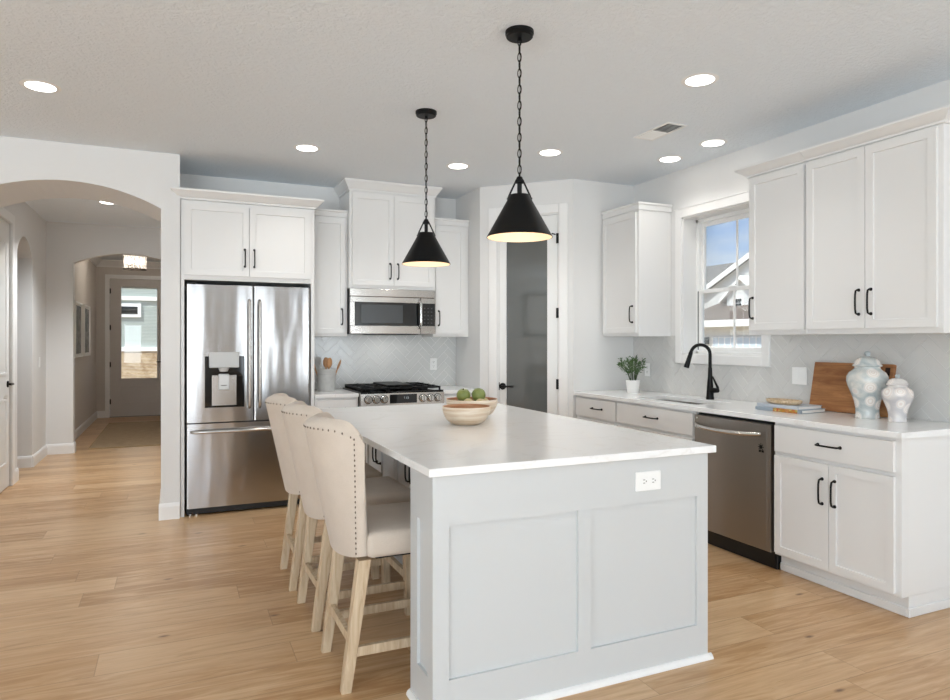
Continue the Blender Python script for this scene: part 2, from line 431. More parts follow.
mb = MB(); mb.box(0.55, 0.69, 9.55, 13.5, 0, CZ); struct(mb.build('wall_entry_side', M['entry']), 'entry wall facing the pictures', 'wall')
mb = MB(); fx0, fx1, fz = -1.065, -0.125, 2.47
mb.box(-1.41, fx0, 13.5, 13.64, 0, CZ); mb.box(fx1, 0.69, 13.5, 13.64, 0, CZ); mb.box(fx0, fx1, 13.5, 13.64, fz, CZ)
struct(mb.build('wall_front', M['entry']), 'entry wall around the front door', 'wall')

# baseboards and crown
def base_profile(): return [(0, 0), (0.015, 0), (0.015, 0.098), (0.009, 0.118), (0.004, 0.125), (0, 0.125)]
def baseboard(mb, a, b, nrm):
    """run of baseboard on the floor from a to b, standing out along nrm"""
    a = Vector((a[0], a[1], 0)); b = Vector((b[0], b[1], 0)); n = Vector((nrm[0], nrm[1], 0))
    mb.prism([a + n*o + Vector((0, 0, z)) for o, z in base_profile()], b-a)
mb = MB(); baseboard(mb, (-0.115, YA), (0.030, YA), (0, -1)); baseboard(mb, (-0.10, YA), (-0.10, 6.30), (-1, 0)); baseboard(mb, (-5, YA), (-1.305, YA), (0, -1)); baseboard(mb, (-1.32, YA), (-1.32, 6.30), (1, 0))
struct(mb.build('baseboard_arch', M['trim']), 'white baseboard around the arched wall', 'baseboard')
mb = MB(); baseboard(mb, (HX, 6.30), (HX, 6.63), (1, 0)); baseboard(mb, (HX, 7.61), (HX, 7.80), (1, 0)); baseboard(mb, (HX, 8.54), (HX, 9.385), (1, 0)); baseboard(mb, (HX-0.14, 8.54), (HX, 8.54), (0, -1)); baseboard(mb, (HX-0.14, 7.80), (HX, 7.80), (0, 1))
struct(mb.build('baseboard_hall', M['trim']), 'white baseboard along the hall wall', 'baseboard')
mb = MB(); baseboard(mb, (HX, 9.40), (-1.115, 9.40), (0, -1)); baseboard(mb, (-1.13, 9.40), (-1.13, 9.55), (1, 0)); baseboard(mb, (0.062, 9.40), (0.60, 9.40), (0, -1)); baseboard(mb, (0.062, 9.40), (0.062, 9.55), (-1, 0))
struct(mb.build('baseboard_hall_end', M['trim']), 'white baseboard at the end of the hall', 'baseboard')
mb = MB(); baseboard(mb, (-1.27, 9.55), (-1.27, 13.5), (1, 0)); struct(mb.build('baseboard_entry', M['trim']), 'white baseboard under the framed pictures', 'baseboard')
mb = MB(); baseboard(mb, (-1.27, 13.5), (-1.135, 13.5), (0, -1)); baseboard(mb, (-0.055, 13.5), (0.55, 13.5), (0, -1)); struct(mb.build('baseboard_front', M['trim']), 'white baseboard beside the front door', 'baseboard')
def crown_run(mb, a, b, nrm, z1, prof):
    a = Vector((a[0], a[1], 0)); b = Vector((b[0], b[1], 0)); n = Vector((nrm[0], nrm[1], 0))
    mb.prism([a + n*o + Vector((0, 0, z1+z)) for o, z in prof], b-a)
CP = [(0, 0), (0.10, 0), (0.10, -0.015), (0.075, -0.03), (0.03, -0.085), (0.015, -0.10), (0.015, -0.12), (0, -0.12)]
mb = MB(); crown_run(mb, (-1.27, 13.5), (0.55, 13.5), (0, -1), CZ, CP); struct(mb.build('trim_1', M['trim']), 'crown moulding above the front door', 'moulding')
mb = MB(); crown_run(mb, (-1.27, 9.55), (-1.27, 13.5), (1, 0), CZ, CP); struct(mb.build('trim_2', M['trim']), 'crown moulding above the framed pictures', 'moulding')

# tile backsplashes: herringbone tiles as real pieces, clipped to the splash outline
def clip(poly, axis, val, keep_less):
    r = []; n = len(poly)
    for i in range(n):
        a, b = poly[i], poly[(i+1) % n]
        ia = (a[axis] <= val) == keep_less; ib = (b[axis] <= val) == keep_less
        if ia: r.append(a)
        if ia != ib:
            t = (val-a[axis])/(b[axis]-a[axis]); r.append((a[0]+(b[0]-a[0])*t, a[1]+(b[1]-a[1])*t))
    return r
def herringbone(mb, x0, x1, z0, z1, w=0.064, n=3, gap=0.004, th=0.004):
    """tiles in the local xz plane, faces towards -y"""
    cx, cz = (x0+x1)/2, (z0+z1)/2; R = math.hypot(x1-x0, z1-z0)/2; K = int(R/w)+n+2; c45 = math.sqrt(0.5)
    for i in range(-K, K):
        for j in range(-K, K):
            m = (i-j) % (2*n)
            if m == 0: a0, a1, b0, b1 = i, i+n, j, j+1
            elif m == 2*n-1: a0, a1, b0, b1 = i, i+1, j, j+n
            else: continue
            q = [(a0*w+gap/2, b0*w+gap/2), (a1*w-gap/2, b0*w+gap/2), (a1*w-gap/2, b1*w-gap/2), (a0*w+gap/2, b1*w-gap/2)]
            q = [(cx+(x-y)*c45, cz+(x+y)*c45) for x, y in q]
            for ax, val, kl in ((0, x1, True), (0, x0, False), (1, z1, True), (1, z0, False)):
                q = clip(q, ax, val, kl)
                if len(q) < 3: break
            if len(q) < 3: continue
            A = sum(q[k][0]*q[(k+1) % len(q)][1]-q[(k+1) % len(q)][0]*q[k][1] for k in range(len(q)))/2
            if abs(A) < 2e-4: continue
            mx_ = sum(p[0] for p in q)/len(q); mz_ = sum(p[1] for p in q)/len(q)
            f = [(mx_+(x-mx_)*0.985, mz_+(z-mz_)*0.985) for x, z in q]
            back = [mb.bm.verts.new((x, 0, z)) for x, z in q]; mid = [mb.bm.verts.new((x, -th*0.7, z)) for x, z in q]; fr = [mb.bm.verts.new((x, -th, z)) for x, z in f]
            fs = [mb.bm.faces.new(fr)]
            for k in range(len(q)):
                k2 = (k+1) % len(q)
                fs.append(mb.bm.faces.new((back[k], back[k2], mid[k2], mid[k]))); fs.append(mb.bm.faces.new((mid[k], mid[k2], fr[k2], fr[k])))
            bmesh.ops.recalc_face_normals(mb.bm, faces=fs)
            if fs[0].normal.y > 0: bmesh.ops.reverse_faces(mb.bm, faces=fs)
BS0, BS1 = 0.9145, 1.405
def splash(name, label, loc, rotz, rects, tm, gm):
    g_ = MB()
    for r in rects: g_.box(r[0], r[1], -0.0022, -0.0003, r[2], r[3])
    o = g_.build(name, M[gm]); o.location = loc; o.rotation_euler = (0, 0, rotz); struct(o, label, 'backsplash')
    t_ = MB()
    for r in rects: herringbone(t_, *r)
    t_.build('tiles', M[tm], o)
splash('wall_backsplash', 'glossy pale grey herringbone tile behind the range', (1.06, YB, 0), 0, [(0.0, 1.522, BS0, BS1), (0.345, 1.150, BS1, 1.44)], 'tile', 'grout')
# local x of the sink wall runs towards the viewer from the corner
splash('wall_backsplash_sink', 'glossy pale grey herringbone tile along the sink wall', (XW, 5.043, 0), -PI/2, [(0.0, 0.600, BS0, BS1), (0.600, 1.565, BS0, 1.172), (1.565, 2.93, BS0, BS1)], 'tile_sink', 'grout_sink')

# ------------------------------------------------------------------ windows and doors
w = thing('window_1', 'white double-hung window over the kitchen sink', 'window', (XW, wy1, 0), -PI/2, kind='structure')   # local x towards viewer, local y outwards
WW = wy1-wy0
mb = MB(); cw = 0.068
mb.box(-cw, 0.003, -0.018, 0, wz0-cw, wz1+cw, 0.003); mb.box(WW-0.003, WW+cw, -0.018, 0, wz0-cw, wz1+cw, 0.003)
mb.box(0.003, WW-0.003, -0.018, 0, wz1-0.003, wz1+cw, 0.003); mb.box(0.003, WW-0.003, -0.018, 0, wz0-cw, wz0+0.003, 0.003)
mb.box(-cw-0.008, WW+cw+0.008, -0.022, 0, wz1+cw, wz1+cw+0.008, 0.002)
mb.build('casing', M['trim'], w)
mb = MB()
mb.box(0, 0.012, 0, 0.20, wz0, wz1); mb.box(WW-0.012, WW, 0, 0.20, wz0, wz1); mb.box(0, WW, 0, 0.20, wz1-0.012, wz1); mb.box(0, WW, 0, 0.20, wz0, wz0+0.012)
mb.build('jamb', M['trim'], w)
mb = MB(); f = 0.030
mb.box(0.012, 0.012+f, 0.135, 0.20, wz0+0.012, wz1-0.012, 0.003); mb.box(WW-0.012-f, WW-0.012, 0.135, 0.20, wz0+0.012, wz1-0.012, 0.003)
mb.box(0.012, WW-0.012, 0.135, 0.20, wz1-0.012-f, wz1-0.012, 0.003); mb.box(0.012, WW-0.012, 0.135, 0.20, wz0+0.012, wz0+0.012+f*0.6, 0.003)
mb.build('window_frame', M['plastic'], w)
zm = 1.765
def sash(name, z0, z1, y, muntin=True):
    a, b = 0.040, WW-0.040; r = 0.030; mb = MB()
    mb.box(a, a+r, y, y+0.028, z0, z1, 0.002); mb.box(b-r, b, y, y+0.028, z0, z1, 0.002)
    mb.box(a+r, b-r, y, y+0.028, z0, z0+r, 0.002); mb.box(a+r, b-r, y, y+0.028, z1-r, z1, 0.002)
    s_ = mb.build(name, M['plastic'], w)
    mb = MB(); mb.box((a+b)/2-0.009, (a+b)/2+0.009, y+0.010, y+0.016, z0+r, z1-r); mb.build('muntin', M['plastic'], s_)
    mb = MB(); mb.box(a+r-0.003, b-r+0.003, y+0.018, y+0.021, z0+r-0.003, z1-r+0.003); mb.build('pane', M['glass'], s_)
sash('upper_sash', zm-0.005, wz1-0.042, 0.168); sash('lower_sash', wz0+0.031, zm+0.022, 0.138)
mb = MB(); mb.box(0.0345, 0.0415, 0.134, 0.139, wz0+0.04, zm+0.01); mb.build('dark_strip', M['black'], w)  # thin dark strip beside the lower sash
mb = MB(); mb.box(WW/2-0.035, WW/2+0.035, 0.125, 0.140, zm+0.018, zm+0.032, 0.003); mb.build('sash_lock', M['plastic'], w)

def casing(mb, x0, x1, z1, cw=0.085, th=0.018):
    """door casing facing -y around an opening"""
    mb.box(x0-cw, x0, -th, 0, 0, z1+cw, 0.004); mb.box(x1, x1+cw, -th, 0, 0, z1+cw, 0.004); mb.box(x0, x1, -th, 0, z1, z1+cw, 0.004)
def lever(mb, x, z, y, d):
    """black lever handle, pointing towards d along x"""
    mb.lathe([(0.0, 0), (0.031, 0), (0.031, 0.006), (0.027, 0.010), (0, 0.010)], 24, Matrix.Translation((x, y, z)) @ Matrix.Rotation(PI/2, 4, 'X'))
    mb.tube([(x, y-0.008, z), (x, y-0.05, z)], 0.010, 10)
    mb.tube([(x, y-0.045, z), (x+d*0.03, y-0.050, z), (x+d*0.115, y-0.048, z)], [0.010, 0.009, 0.008], 10)
def hinge(mb, x, z, y):
    mb.tube([(x, y-0.004, z-0.045), (x, y-0.004, z+0.045)], 0.008, 10); mb.box(x-0.016, x+0.016, y-0.004, y-0.0005, z-0.045, z+0.045)
# front door
d = thing('door_1', 'warm grey front door with a tall glass pane at the end of the hall', 'door', (0, 13.5, 0), 0, kind='structure')
mb = MB(); casing(mb, fx0, fx1, fz, 0.07); mb.build('casing', M['trim'], d)
lx0, lx1, lz = fx0+0.006, fx1-0.006, fz-0.006
gx0, gx1, gz0, gz1 = -0.885, -0.298, 0.685, 2.335
mb = MB(); y0, y1 = 0.03, 0.075
mb.box(lx0, gx0, y0, y1, 0.012, lz); mb.box(gx1, lx1, y0, y1, 0.012, lz); mb.box(gx0, gx1, y0, y1, gz1, lz); mb.box(gx0, gx1, y0, y1, 0.012, gz0)
leaf = mb.build('door_leaf', M['taupe'], d)
mb = MB(); t = 0.03
mb.box(gx0-t, gx0+0.006, y0-0.012, y0, gz0-t, gz1+t, 0.003); mb.box(gx1-0.006, gx1+t, y0-0.012, y0, gz0-t, gz1+t, 0.003)
mb.box(gx0+0.006, gx1-0.006, y0-0.012, y0, gz1-0.006, gz1+t, 0.003); mb.box(gx0+0.006, gx1-0.006, y0-0.012, y0, gz0-t, gz0+0.006, 0.003)
mb.build('glazing_frame', M['taupe'], leaf)
mb = MB(); mb.box(gx0, gx1, 0.044, 0.047, gz0, gz1); mb.build('pane', M['glass'], leaf)
mb = MB(); k = 0
z = gz0+0.02
while z < gz1-0.03:
    mb.box(gx0+0.01, gx1-0.01, 0.0515, 0.0525, z, z+0.0035); z += 0.026
mb.box(gx0+0.008, gx1-0.008, 0.049, 0.058, gz1-0.03, gz1-0.002)
mb.build('blind', M['plastic'], leaf)
mb = MB(); mb.shaker(-0.90, -0.29, 0.24, 0.56, y0-0.012, y0, 0.025, 0.011); mb.build('lower_panel', M['taupe'], leaf)
for z in (0.28, 0.94, 1.60, 2.25):
    mb = MB(); hinge(mb, fx0+0.004, z, 0.028); mb.build('hinge', M['black'], d)
mb = MB(); lever(mb, lx1-0.07, 0.98, y0, -1); mb.box(lx1-0.10, lx1-0.04, y0-0.02, y0, 1.09, 1.16, 0.006); mb.build('handle', M['black'], d, True)
mb = MB(); mb.box(fx0, fx1, 0.0, 0.14, 0, 0.012); mb.build('threshold', M['slot'], d)
# pantry door (local frame of the diagonal wall)
d = thing('door_2', 'white pantry door with a full-height dark frosted pane', 'door', (2.585, 5.665, 0), -PI/4, kind='structure')
mb = MB(); casing(mb, d0, d1, dz, 0.082); mb.build('casing', M['trim'], d)
mb = MB(); mb.box(d0, d0+0.012, 0, 0.115, 0, dz-0.012); mb.box(d1-0.012, d1, 0, 0.115, 0, dz-0.012); mb.box(d0, d1, 0, 0.115, dz-0.012, dz); mb.build('jamb', M['trim'], d)
lx0, lx1, lz = d0+0.015, d1-0.015, dz-0.015
px0, px1, pz0, pz1 = 0.256, 0.641, 0.26, 2.27
mb = MB(); y0, y1 = 0.004, 0.042
mb.box(lx0, px0, y0, y1, 0.01, lz); mb.box(px1, lx1, y0, y1, 0.01, lz); mb.box(px0, px1, y0, y1, pz1, lz); mb.box(px0, px1, y0, y1, 0.01, pz0)
leaf = mb.build('door_leaf', M['door'], d)
mb = MB(); mb.box(px0, px1, 0.018, 0.026, pz0, pz1); mb.build('frosted_pane', M['smoked'], leaf)
for z in (2.275, 1.61, 0.975, 0.28):
    mb = MB(); hinge(mb, lx1+0.002, z, 0.004); mb.build('hinge', M['black'], d)
mb = MB(); mb.tube([(lx1-0.02, -0.004, 2.31), (lx1-0.045, -0.03, 2.315)], 0.006, 8); mb.build('door_stop', M['black'], d)
mb = MB(); lever(mb, 0.222, 0.945, y0, 1); mb.build('handle', M['black'], d, True)
mb = MB(); mb.box(lx0-0.002, lx0+0.004, 0.0, 0.004, 0.91, 0.98); mb.build('latch_plate', M['black'], d)
# hall door (local x along +Y, local y into the wall)
d = thing('door_3', 'white panelled door in the hall wall with a black lever', 'door', (HX, 6.72, 0), PI/2, kind='structure')
mb = MB(); casing(mb, 0, 0.80, 2.46, 0.09); mb.build('casing', M['trim'], d)
mb = MB(); mb.box(0.004, 0.796, 0.012, 0.05, 0.008, 2.455); leaf = mb.build('door_leaf', M['door'], d)
for z0, z1 in ((0.22, 0.83), (1.05, 2.28)):
    mb = MB(); mb.shaker(0.13, 0.67, z0, z1, 0.005, 0.012, 0.03, 0.006); mb.build('door_panel', M['door'], leaf)
mb = MB(); lever(mb, 0.725, 0.96, 0.012, -1); mb.build('handle', M['black'], d, True)

# ================================================================== outdoors
M['ground'] = plain('dry ground', '#a08b70', 0.9)
mb = MB(); mb.box(4.4, 60, -20, 70, -0.75, -0.65); mb.box(-40, 4.4, 13.9, 70, -0.75, -0.65); struct(mb.build('ground', M['ground']), 'bare ground outside the house', 'ground')
def siding_mat(name, tone, pitch):
    m, n, l, p = new_mat(name); g = G(m); x, y, z = g.sep(g.pos())
    f_ = g.math('FRACT', g.math('DIVIDE', z, pitch))
    l.new(g.bump(f_, 0.8, 0.03), p.inputs['Normal']); p.inputs['Base Color'].default_value = hexc(tone); p.inputs['Roughness'].default_value = 0.6
    return m
M['siding'] = siding_mat('white lap siding', '#d9dad8', 0.16)
M['sage'] = siding_mat('sage lap siding', '#abb5b0', 0.19)
def shingle_mat():
    m, n, l, p = new_mat('grey shingles'); g = G(m); w_ = g.noise(g.pos(), 7, 4, 0.7)
    l.new(g.ramp(w_, [(0.3, '#4d4a47'), (0.7, '#6a6663')]), p.inputs['Base Color']); p.inputs['Roughness'].default_value = 0.9
    return m
M['shingle'] = shingle_mat()
M['brownroof'] = plain('brown shingles', '#5f544c', 0.9)
M['outtrim'] = plain('outdoor white trim', '#ecebe8', 0.5)
h = thing('neighbour_house', 'white gabled house with grey roof seen through the sink window', 'house', (24, 22, -0.65))
def hp(pts): return [(x-24, y-22, z+0.65) for x, y, z in pts]
mb = MB(); mb.box(25.0-24, 34-24, 19.4-22, 34-22, 0, 3.75+0.65); mb.build('wall', M['siding'], h)
# rear main roof, ridge along y
mb = MB(); mb.prism(hp([(25.4, 19.0, 3.3), (30.5, 19.0, 6.05), (35.0, 19.0, 3.4)]), (0, 16, 0)); mb.build('roof', M['shingle'], h)
# gable facing the window
pk = (23.25, 5.38)
gp = [(19.2, 3.50), (pk[0], pk[1]), (27.0, 3.58), (27.0, 2.9), (19.2, 2.9)]
mb = MB(); mb.prism(hp([(24.75, y, z) for y, z in gp]), (0.4, 0, 0)); mb.build('gable', M['siding'], h)
mb = MB()
mb.prism(hp([(24.5, pk[0], pk[1]), (24.5, 27.3, 3.44), (24.5, 27.3, 3.64), (24.5, pk[0], pk[1]+0.22)]), (5, 0, 0))
mb.prism(hp([(24.5, pk[0], pk[1]), (24.5, pk[0], pk[1]+0.22), (24.5, 18.9, 3.55), (24.5, 18.9, 3.35)]), (5, 0, 0))
mb.build('gable_roof', M['shingle'], h)
mb = MB()
mb.prism(hp([(24.42, pk[0], pk[1]-0.10), (24.42, 27.3, 3.34), (24.42, 27.3, 3.60), (24.42, pk[0], pk[1]+0.16)]), (0.08, 0, 0))
mb.prism(hp([(24.42, pk[0], pk[1]-0.10), (24.42, pk[0], pk[1]+0.16), (24.42, 18.9, 3.49), (24.42, 18.9, 3.23)]), (0.08, 0, 0))
mb.build('rake_board', M['outtrim'], h)
# garage in front with a hipped roof
mb = MB(); mb.box(22.0-24, 25.0-24, 18.6-22, 25.0-22, 0, 2.3+0.65); mb.build('garage_wall', plain('cream siding', '#dedbd2', 0.6), h)
mb = MB(); mb.hexa(hp([(21.6, 18.2, 2.25), (21.6, 25.4, 2.25), (25.0, 25.4, 2.25), (25.0, 18.2, 2.25)]), hp([(24.6, 20.4, 3.62), (24.6, 23.75, 3.62), (25.0, 23.75, 3.62), (25.0, 20.4, 3.62)])); mb.build('garage_roof', M['brownroof'], h)
mb = MB(); mb.box(21.52-24, 21.62-24, 18.2-22, 25.4-22, 1.98+0.65, 2.27+0.65); mb.build('fascia', M['outtrim'], h)
M['gdoor'] = plain('pale blue garage door', '#c3d0da', 0.3)
mb = MB(); mb.box(21.94-24, 22.0-24, 20.2-22, 23.0-22, 0, 2.2); gd = mb.build('garage_door', M['gdoor'], h)
mb = MB()
for i in range(9): mb.box(21.92-24, 21.94-24, 20.2+i*0.35-0.015-22, 20.2+i*0.35+0.015-22, 0, 2.2)
for i in range(5): mb.box(21.92-24, 21.94-24, 20.2-22, 23.0-22, 0.44*i+0.40, 0.44*i+0.43)
mb.build('muntin_grid', M['outtrim'], gd)
for y in (23.38, 19.95):
    mb = MB(); mb.box(21.85-24, 22.0-24, y-0.1-22, y+0.1-22, 1.22+0.65, 1.52+0.65, 0.02); mb.build('wall_lantern', M['black'], h)
# dormer
mb = MB(); mb.prism(hp([(23.2, 21.55, 2.75), (23.2, 23.45, 2.75), (23.2, 23.45, 3.35), (23.2, 22.5, 4.15), (23.2, 21.55, 3.35)]), (1.8, 0, 0)); dm = mb.build('dormer', M['siding'], h)
mb = MB(); mb.prism(hp([(23.0, 22.5, 4.12), (23.0, 23.75, 3.10), (23.0, 23.75, 3.22), (23.0, 22.5, 4.28), (23.0, 21.25, 3.22), (23.0, 21.25, 3.10)]), (2.0, 0, 0)); mb.build('dormer_roof', M['outtrim'], dm)
mb = MB(); mb.box(23.14-24, 23.2-24, 22.46-22, 22.98-22, 2.82+0.65, 3.32+0.65); dw_ = mb.build('window_frame', M['outtrim'], dm)
mb = MB()
for yy in (22.51, 22.73):
    for zz in (2.87, 3.08): mb.box(23.12-24, 23.14-24, yy-22, yy+0.19-22, zz+0.65, zz+0.18+0.65)
mb.build('pane', M['blackglass'], dw_)
h = thing('opposite_house', 'sage green house with white bands seen through the front door glass', 'house', (-1, 24, -0.65))
def bx2(mb, x0, x1, y0, y1, z0, z1): mb.box(x0+1, x1+1, y0-24, y1-24, z0+0.65, z1+0.65)
mb = MB(); bx2(mb, -7, 5, 24, 30, -0.65, 5.4); mb.build('wall', M['sage'], h)
mb = MB(); bx2(mb, -7.1, 5.1, 23.92, 24, 2.66, 2.79); bx2(mb, -7.1, 5.1, 23.92, 24, 1.03, 1.17); mb.build('trim_band', M['outtrim'], h)
M['stone'] = wood_mat('tan stone', '#94795a', '#cfbda0', axis=(2, 2, 3), scale=2.0, rough=0.9)
mb = MB(); bx2(mb, -7, 5, 23.95, 24, -0.65, 1.03); mb.build('stone_base', M['stone'], h)
mb = MB(); bx2(mb, -1.95, -1.0, 23.93, 24, 2.12, 2.56); wf = mb.build('window_frame', M['outtrim'], h)
mb = MB(); bx2(mb, -1.86, -1.10, 23.92, 23.93, 2.22, 2.46); mb.build('pane', M['blackglass'], wf)
mb = MB(); mb.prism([(-7.5+1, -0.6, 6.0), (-7.5+1, 3.0, 8.2), (-7.5+1, 6.6, 6.0)], (13, 0, 0)); mb.build('roof', M['shingle'], h)

# ================================================================== cabinets
def pull(name, x, z, y, parent, ln=0.135, vert=True):
    """black bar pull with flared feet"""
    mb = MB(); h = ln/2; pts = []
    for t, o in ((-1, 0.0), (-1, 0.016), (-0.93, 0.026), (-0.6, 0.031), (0, 0.032), (0.6, 0.031), (0.93, 0.026), (1, 0.016), (1, 0.0)):
        pts.append((x, y-o, z+t*h) if vert else (x+t*h, y-o, z))
    mb.tube(pts, 0.0052, 8)
    for t in (-1, 1):
        c = (x, y-0.003, z+t*h) if vert else (x+t*h, y-0.003, z)
        mb.lathe([(0.0, -0.003), (0.0095, -0.003), (0.008, 0.004), (0.0, 0.004)], 12, Matrix.Translation(c) @ Matrix.Rotation(PI/2, 4, 'X'))
    return mb.build(name, M['black'], parent, True)
def front(root, kind, x0, x1, z0, z1, mat, handle=None, rail=0.062):
    """door or drawer front at y -0.02..0; handle = (x, z)"""
    mb = MB()
    if kind == 'door':
        mb.shaker(x0, x1, z0, z1, -0.02, -0.0005, rail)
    else:
        mb.box(x0, x1, -0.02, -0.0005, z0, z1, 0.002)
    f = mb.build(kind, mat, root)
    if handle: pull('handle', handle[0], handle[1], -0.02, f, 0.135, kind == 'door')
    return f
def crown(root, w, d, z0, prof, mat, name='crown', left=True, right=True, dl=None, dr=None):
    """moulding swept round the front (and sides) of a cabinet; prof = (out, z)"""
    mb = MB(); rows = []
    for o, z in prof:
        l = -o if left else 0.0; r = w+o if right else w
        pts = [(l, d if dl is None else max(dl, -o), z0+z), (l, -o, z0+z), (r, -o, z0+z), (r, d if dr is None else dr, z0+z)]
        rows.append([mb.bm.verts.new(p) for p in pts])
    fs = []
    for A, B in zip(rows, rows[1:]):
        for i in range(3): fs.append(mb.bm.faces.new((A[i], A[i+1], B[i+1], B[i])))
    fs.append(mb.bm.faces.new(rows[-1])); fs.append(mb.bm.faces.new(rows[0][::-1]))
    for i in (0, 3):
        try: fs.append(mb.bm.faces.new([r[i] for r in rows] ))
        except ValueError: pass
    # back face between both ends
    fs.append(mb.bm.faces.new((rows[0][0], rows[-1][0], rows[-1][3], rows[0][3]))) if len(rows) == 2 else None
    bmesh.ops.recalc_face_normals(mb.bm, faces=mb.bm.faces[:])
    return mb.build(name, mat, root)
BIGC = [(0.0, 0.0), (0.012, 0.0), (0.012, 0.018), (0.022, 0.026), (0.055, 0.064), (0.068, 0.076), (0.070, 0.092), (0.0, 0.092)]
MIDC = [(o*0.95, z*0.66) for o, z in BIGC]
FLATC = [(0.0, 0.0), (0.010, 0.0), (0.010, 0.042), (0.020, 0.046), (0.020, 0.062), (0.0, 0.062)]

# --- cabinet over the refrigerator with its tall end panels
x0, x1 = 0.036, 1.058; y = 5.64
c = thing('fridge_cabinet', 'white two-door cabinet with crown moulding above the refrigerator', 'cabinet', (x0, y, 0))
w = x1-x0; d = YB-y-0.003
mb = MB(); mb.box(0, w, 0, d, 1.835, 2.452, 0.002); mb.build('body', M['white'], c)
front(c, 'door', 0.030, 0.503, 1.872, 2.425, M['white'], (0.470, 2.02), 0.066)
front(c, 'door', 0.507, w-0.036, 1.872, 2.425, M['white'], (0.542, 2.02), 0.066)
crown(c, w, d, 2.456, [(o, z*0.80) for o, z in BIGC], M['white'], dl=-0.022, dr=0.262)
mb = MB(); mb.box(0.002, w-0.002, 0.01, d, 2.4525, 2.528); mb.build('top_panel', M['white'], c)
for a in (0.0, w-0.028):
    mb = MB(); mb.box(a, a+0.028, 0, d, 0, 1.835, 0.002); mb.build('end_panel', M['white'], c)
# --- upper cabinets on the range wall
yu = 5.93
x0, x1 = 1.060, 1.402
c = thing('wall_cabinet', 'narrow white wall cabinet with utensil crock below it', 'cabinet', (x0, yu, 1.40)); w = x1-x0; d = YB-yu-0.003
mb = MB(); mb.box(0, w, 0, d, 0, 1.06, 0.002); mb.build('body', M['white'], c)
front(c, 'door', 0.045, w-0.022, 0.028, 1.040, M['white'], (w-0.052, 0.175), 0.06)
crown(c, w, d, 1.06, FLATC, M['white'], left=False, right=False)
x0, x1 = 1.404, 2.214; yt = 5.86
c = thing('wall_cabinet', 'tallest white wall cabinet, over the microwave, crown touching ceiling', 'cabinet', (x0, yt, 1.83)); w = x1-x0; d = YB-yt-0.003
mb = MB(); mb.box(0, w, 0, d, 0, 0.862, 0.002); mb.build('body', M['white'], c)
front(c, 'door', 0.024, w/2-0.002, 0.028, 0.842, M['white'], (w/2-0.036, 0.16), 0.062)
front(c, 'door', w/2+0.002, w-0.024, 0.028, 0.842, M['white'], (w/2+0.036, 0.16), 0.062)
crown(c, w, d, 0.862, [(o*0.76, z*1.04) for o, z in BIGC], M['white'])
x0, x1 = 2.216, 2.583
c = thing('wall_cabinet', 'narrow white wall cabinet on the pantry side of the microwave', 'cabinet', (x0, yu, 1.40)); w = x1-x0; d = YB-yu-0.003
mb = MB(); mb.box(0, w, 0, d, 0, 1.06, 0.002); mb.build('body', M['white'], c)
front(c, 'door', 0.022, w-0.045, 0.028, 1.040, M['white'], (0.052, 0.175), 0.06)
crown(c, w, d, 1.06, FLATC, M['white'], left=False, right=False)
# --- upper cabinets on the sink wall (local x towards the viewer, local y into the wall)
xu = 3.52; d = XW-xu-0.003
ya, yb = 5.040, 4.530
c = thing('wall_cabinet', 'single-door white wall cabinet in the corner above the potted plant', 'cabinet', (xu, ya, 1.40), -PI/2); w = ya-yb
mb = MB(); mb.box(0, w, 0, d, 0, 1.055, 0.002); mb.build('body', M['white'], c)
front(c, 'door', 0.020, w-0.024, 0.028, 1.035, M['white'], (w-0.062, 0.185), 0.062)
crown(c, w, d, 1.055, FLATC, M['white'], left=False)
ya, yb = 3.362, 2.906
c = thing('wall_cabinet', 'single-door white wall cabinet beside the sink window', 'cabinet', (xu, ya, 1.40), -PI/2); w = ya-yb
mb = MB(); mb.box(0, w, 0, d, 0, 1.055, 0.002); mb.build('body', M['white'], c)
front(c, 'door', 0.022, w-0.008, 0.032, 1.040, M['white'], (0.054, 0.178), 0.064)
crown(c, w, d, 1.055, MIDC, M['white'], right=False)
ya, yb = 2.904, 2.108
c = thing('wall_cabinet', 'double-door white wall cabinet above the floral ginger jars', 'cabinet', (xu, ya, 1.40), -PI/2); w = ya-yb
mb = MB(); mb.box(0, w, 0, d, 0, 1.055, 0.002); mb.build('body', M['white'], c)
front(c, 'door', 0.008, 0.386, 0.032, 1.040, M['white'], (0.352, 0.178), 0.064)
front(c, 'door', 0.390, w-0.026, 0.032, 1.040, M['white'], (0.424, 0.178), 0.064)
crown(c, w, d, 1.055, MIDC, M['white'], left=False)
# --- base cabinets on the sink wall
xb = 3.242; CT = 0.884; db = XW-xb-0.003
def base_cabinet(label, loc, rotz, w, d, fronts, mat=M['white'], toe=True, end=False, counter=CT, open_top=False):
    c = thing('base_cabinet', label, 'cabinet', loc, rotz)
    mb = MB(); t = 0.1 if toe else 0.0
    if open_top:
        mb.box(0, w, 0, 0.02, t, counter); mb.box(0, 0.018, 0.02, d, t, counter); mb.box(w-0.018, w, 0.02, d, t, counter); mb.box(0.018, w-0.018, 0.02, d, t, t+0.018)
    else:
        mb.box(0, w, 0, d, t, counter-0.001, 0.0015)
    mb.build('body', mat, c)
    if toe:
        mb = MB(); mb.box(0, w, 0.052, d, 0, 0.1); mb.box(0, w, 0.042, 0.052, 0, 0.045, 0.003)
        if end: mb.box(w, w+0.010, 0.042, d, 0, 0.045, 0.003)
        mb.build('toe_kick', mat, c)
    for f in fronts: front(c, f[0], f[1], f[2], f[3], f[4], mat, f[5] if len(f) > 5 else None, 0.058)
    return c
ya, yb = 2.897, 2.138; w = ya-yb
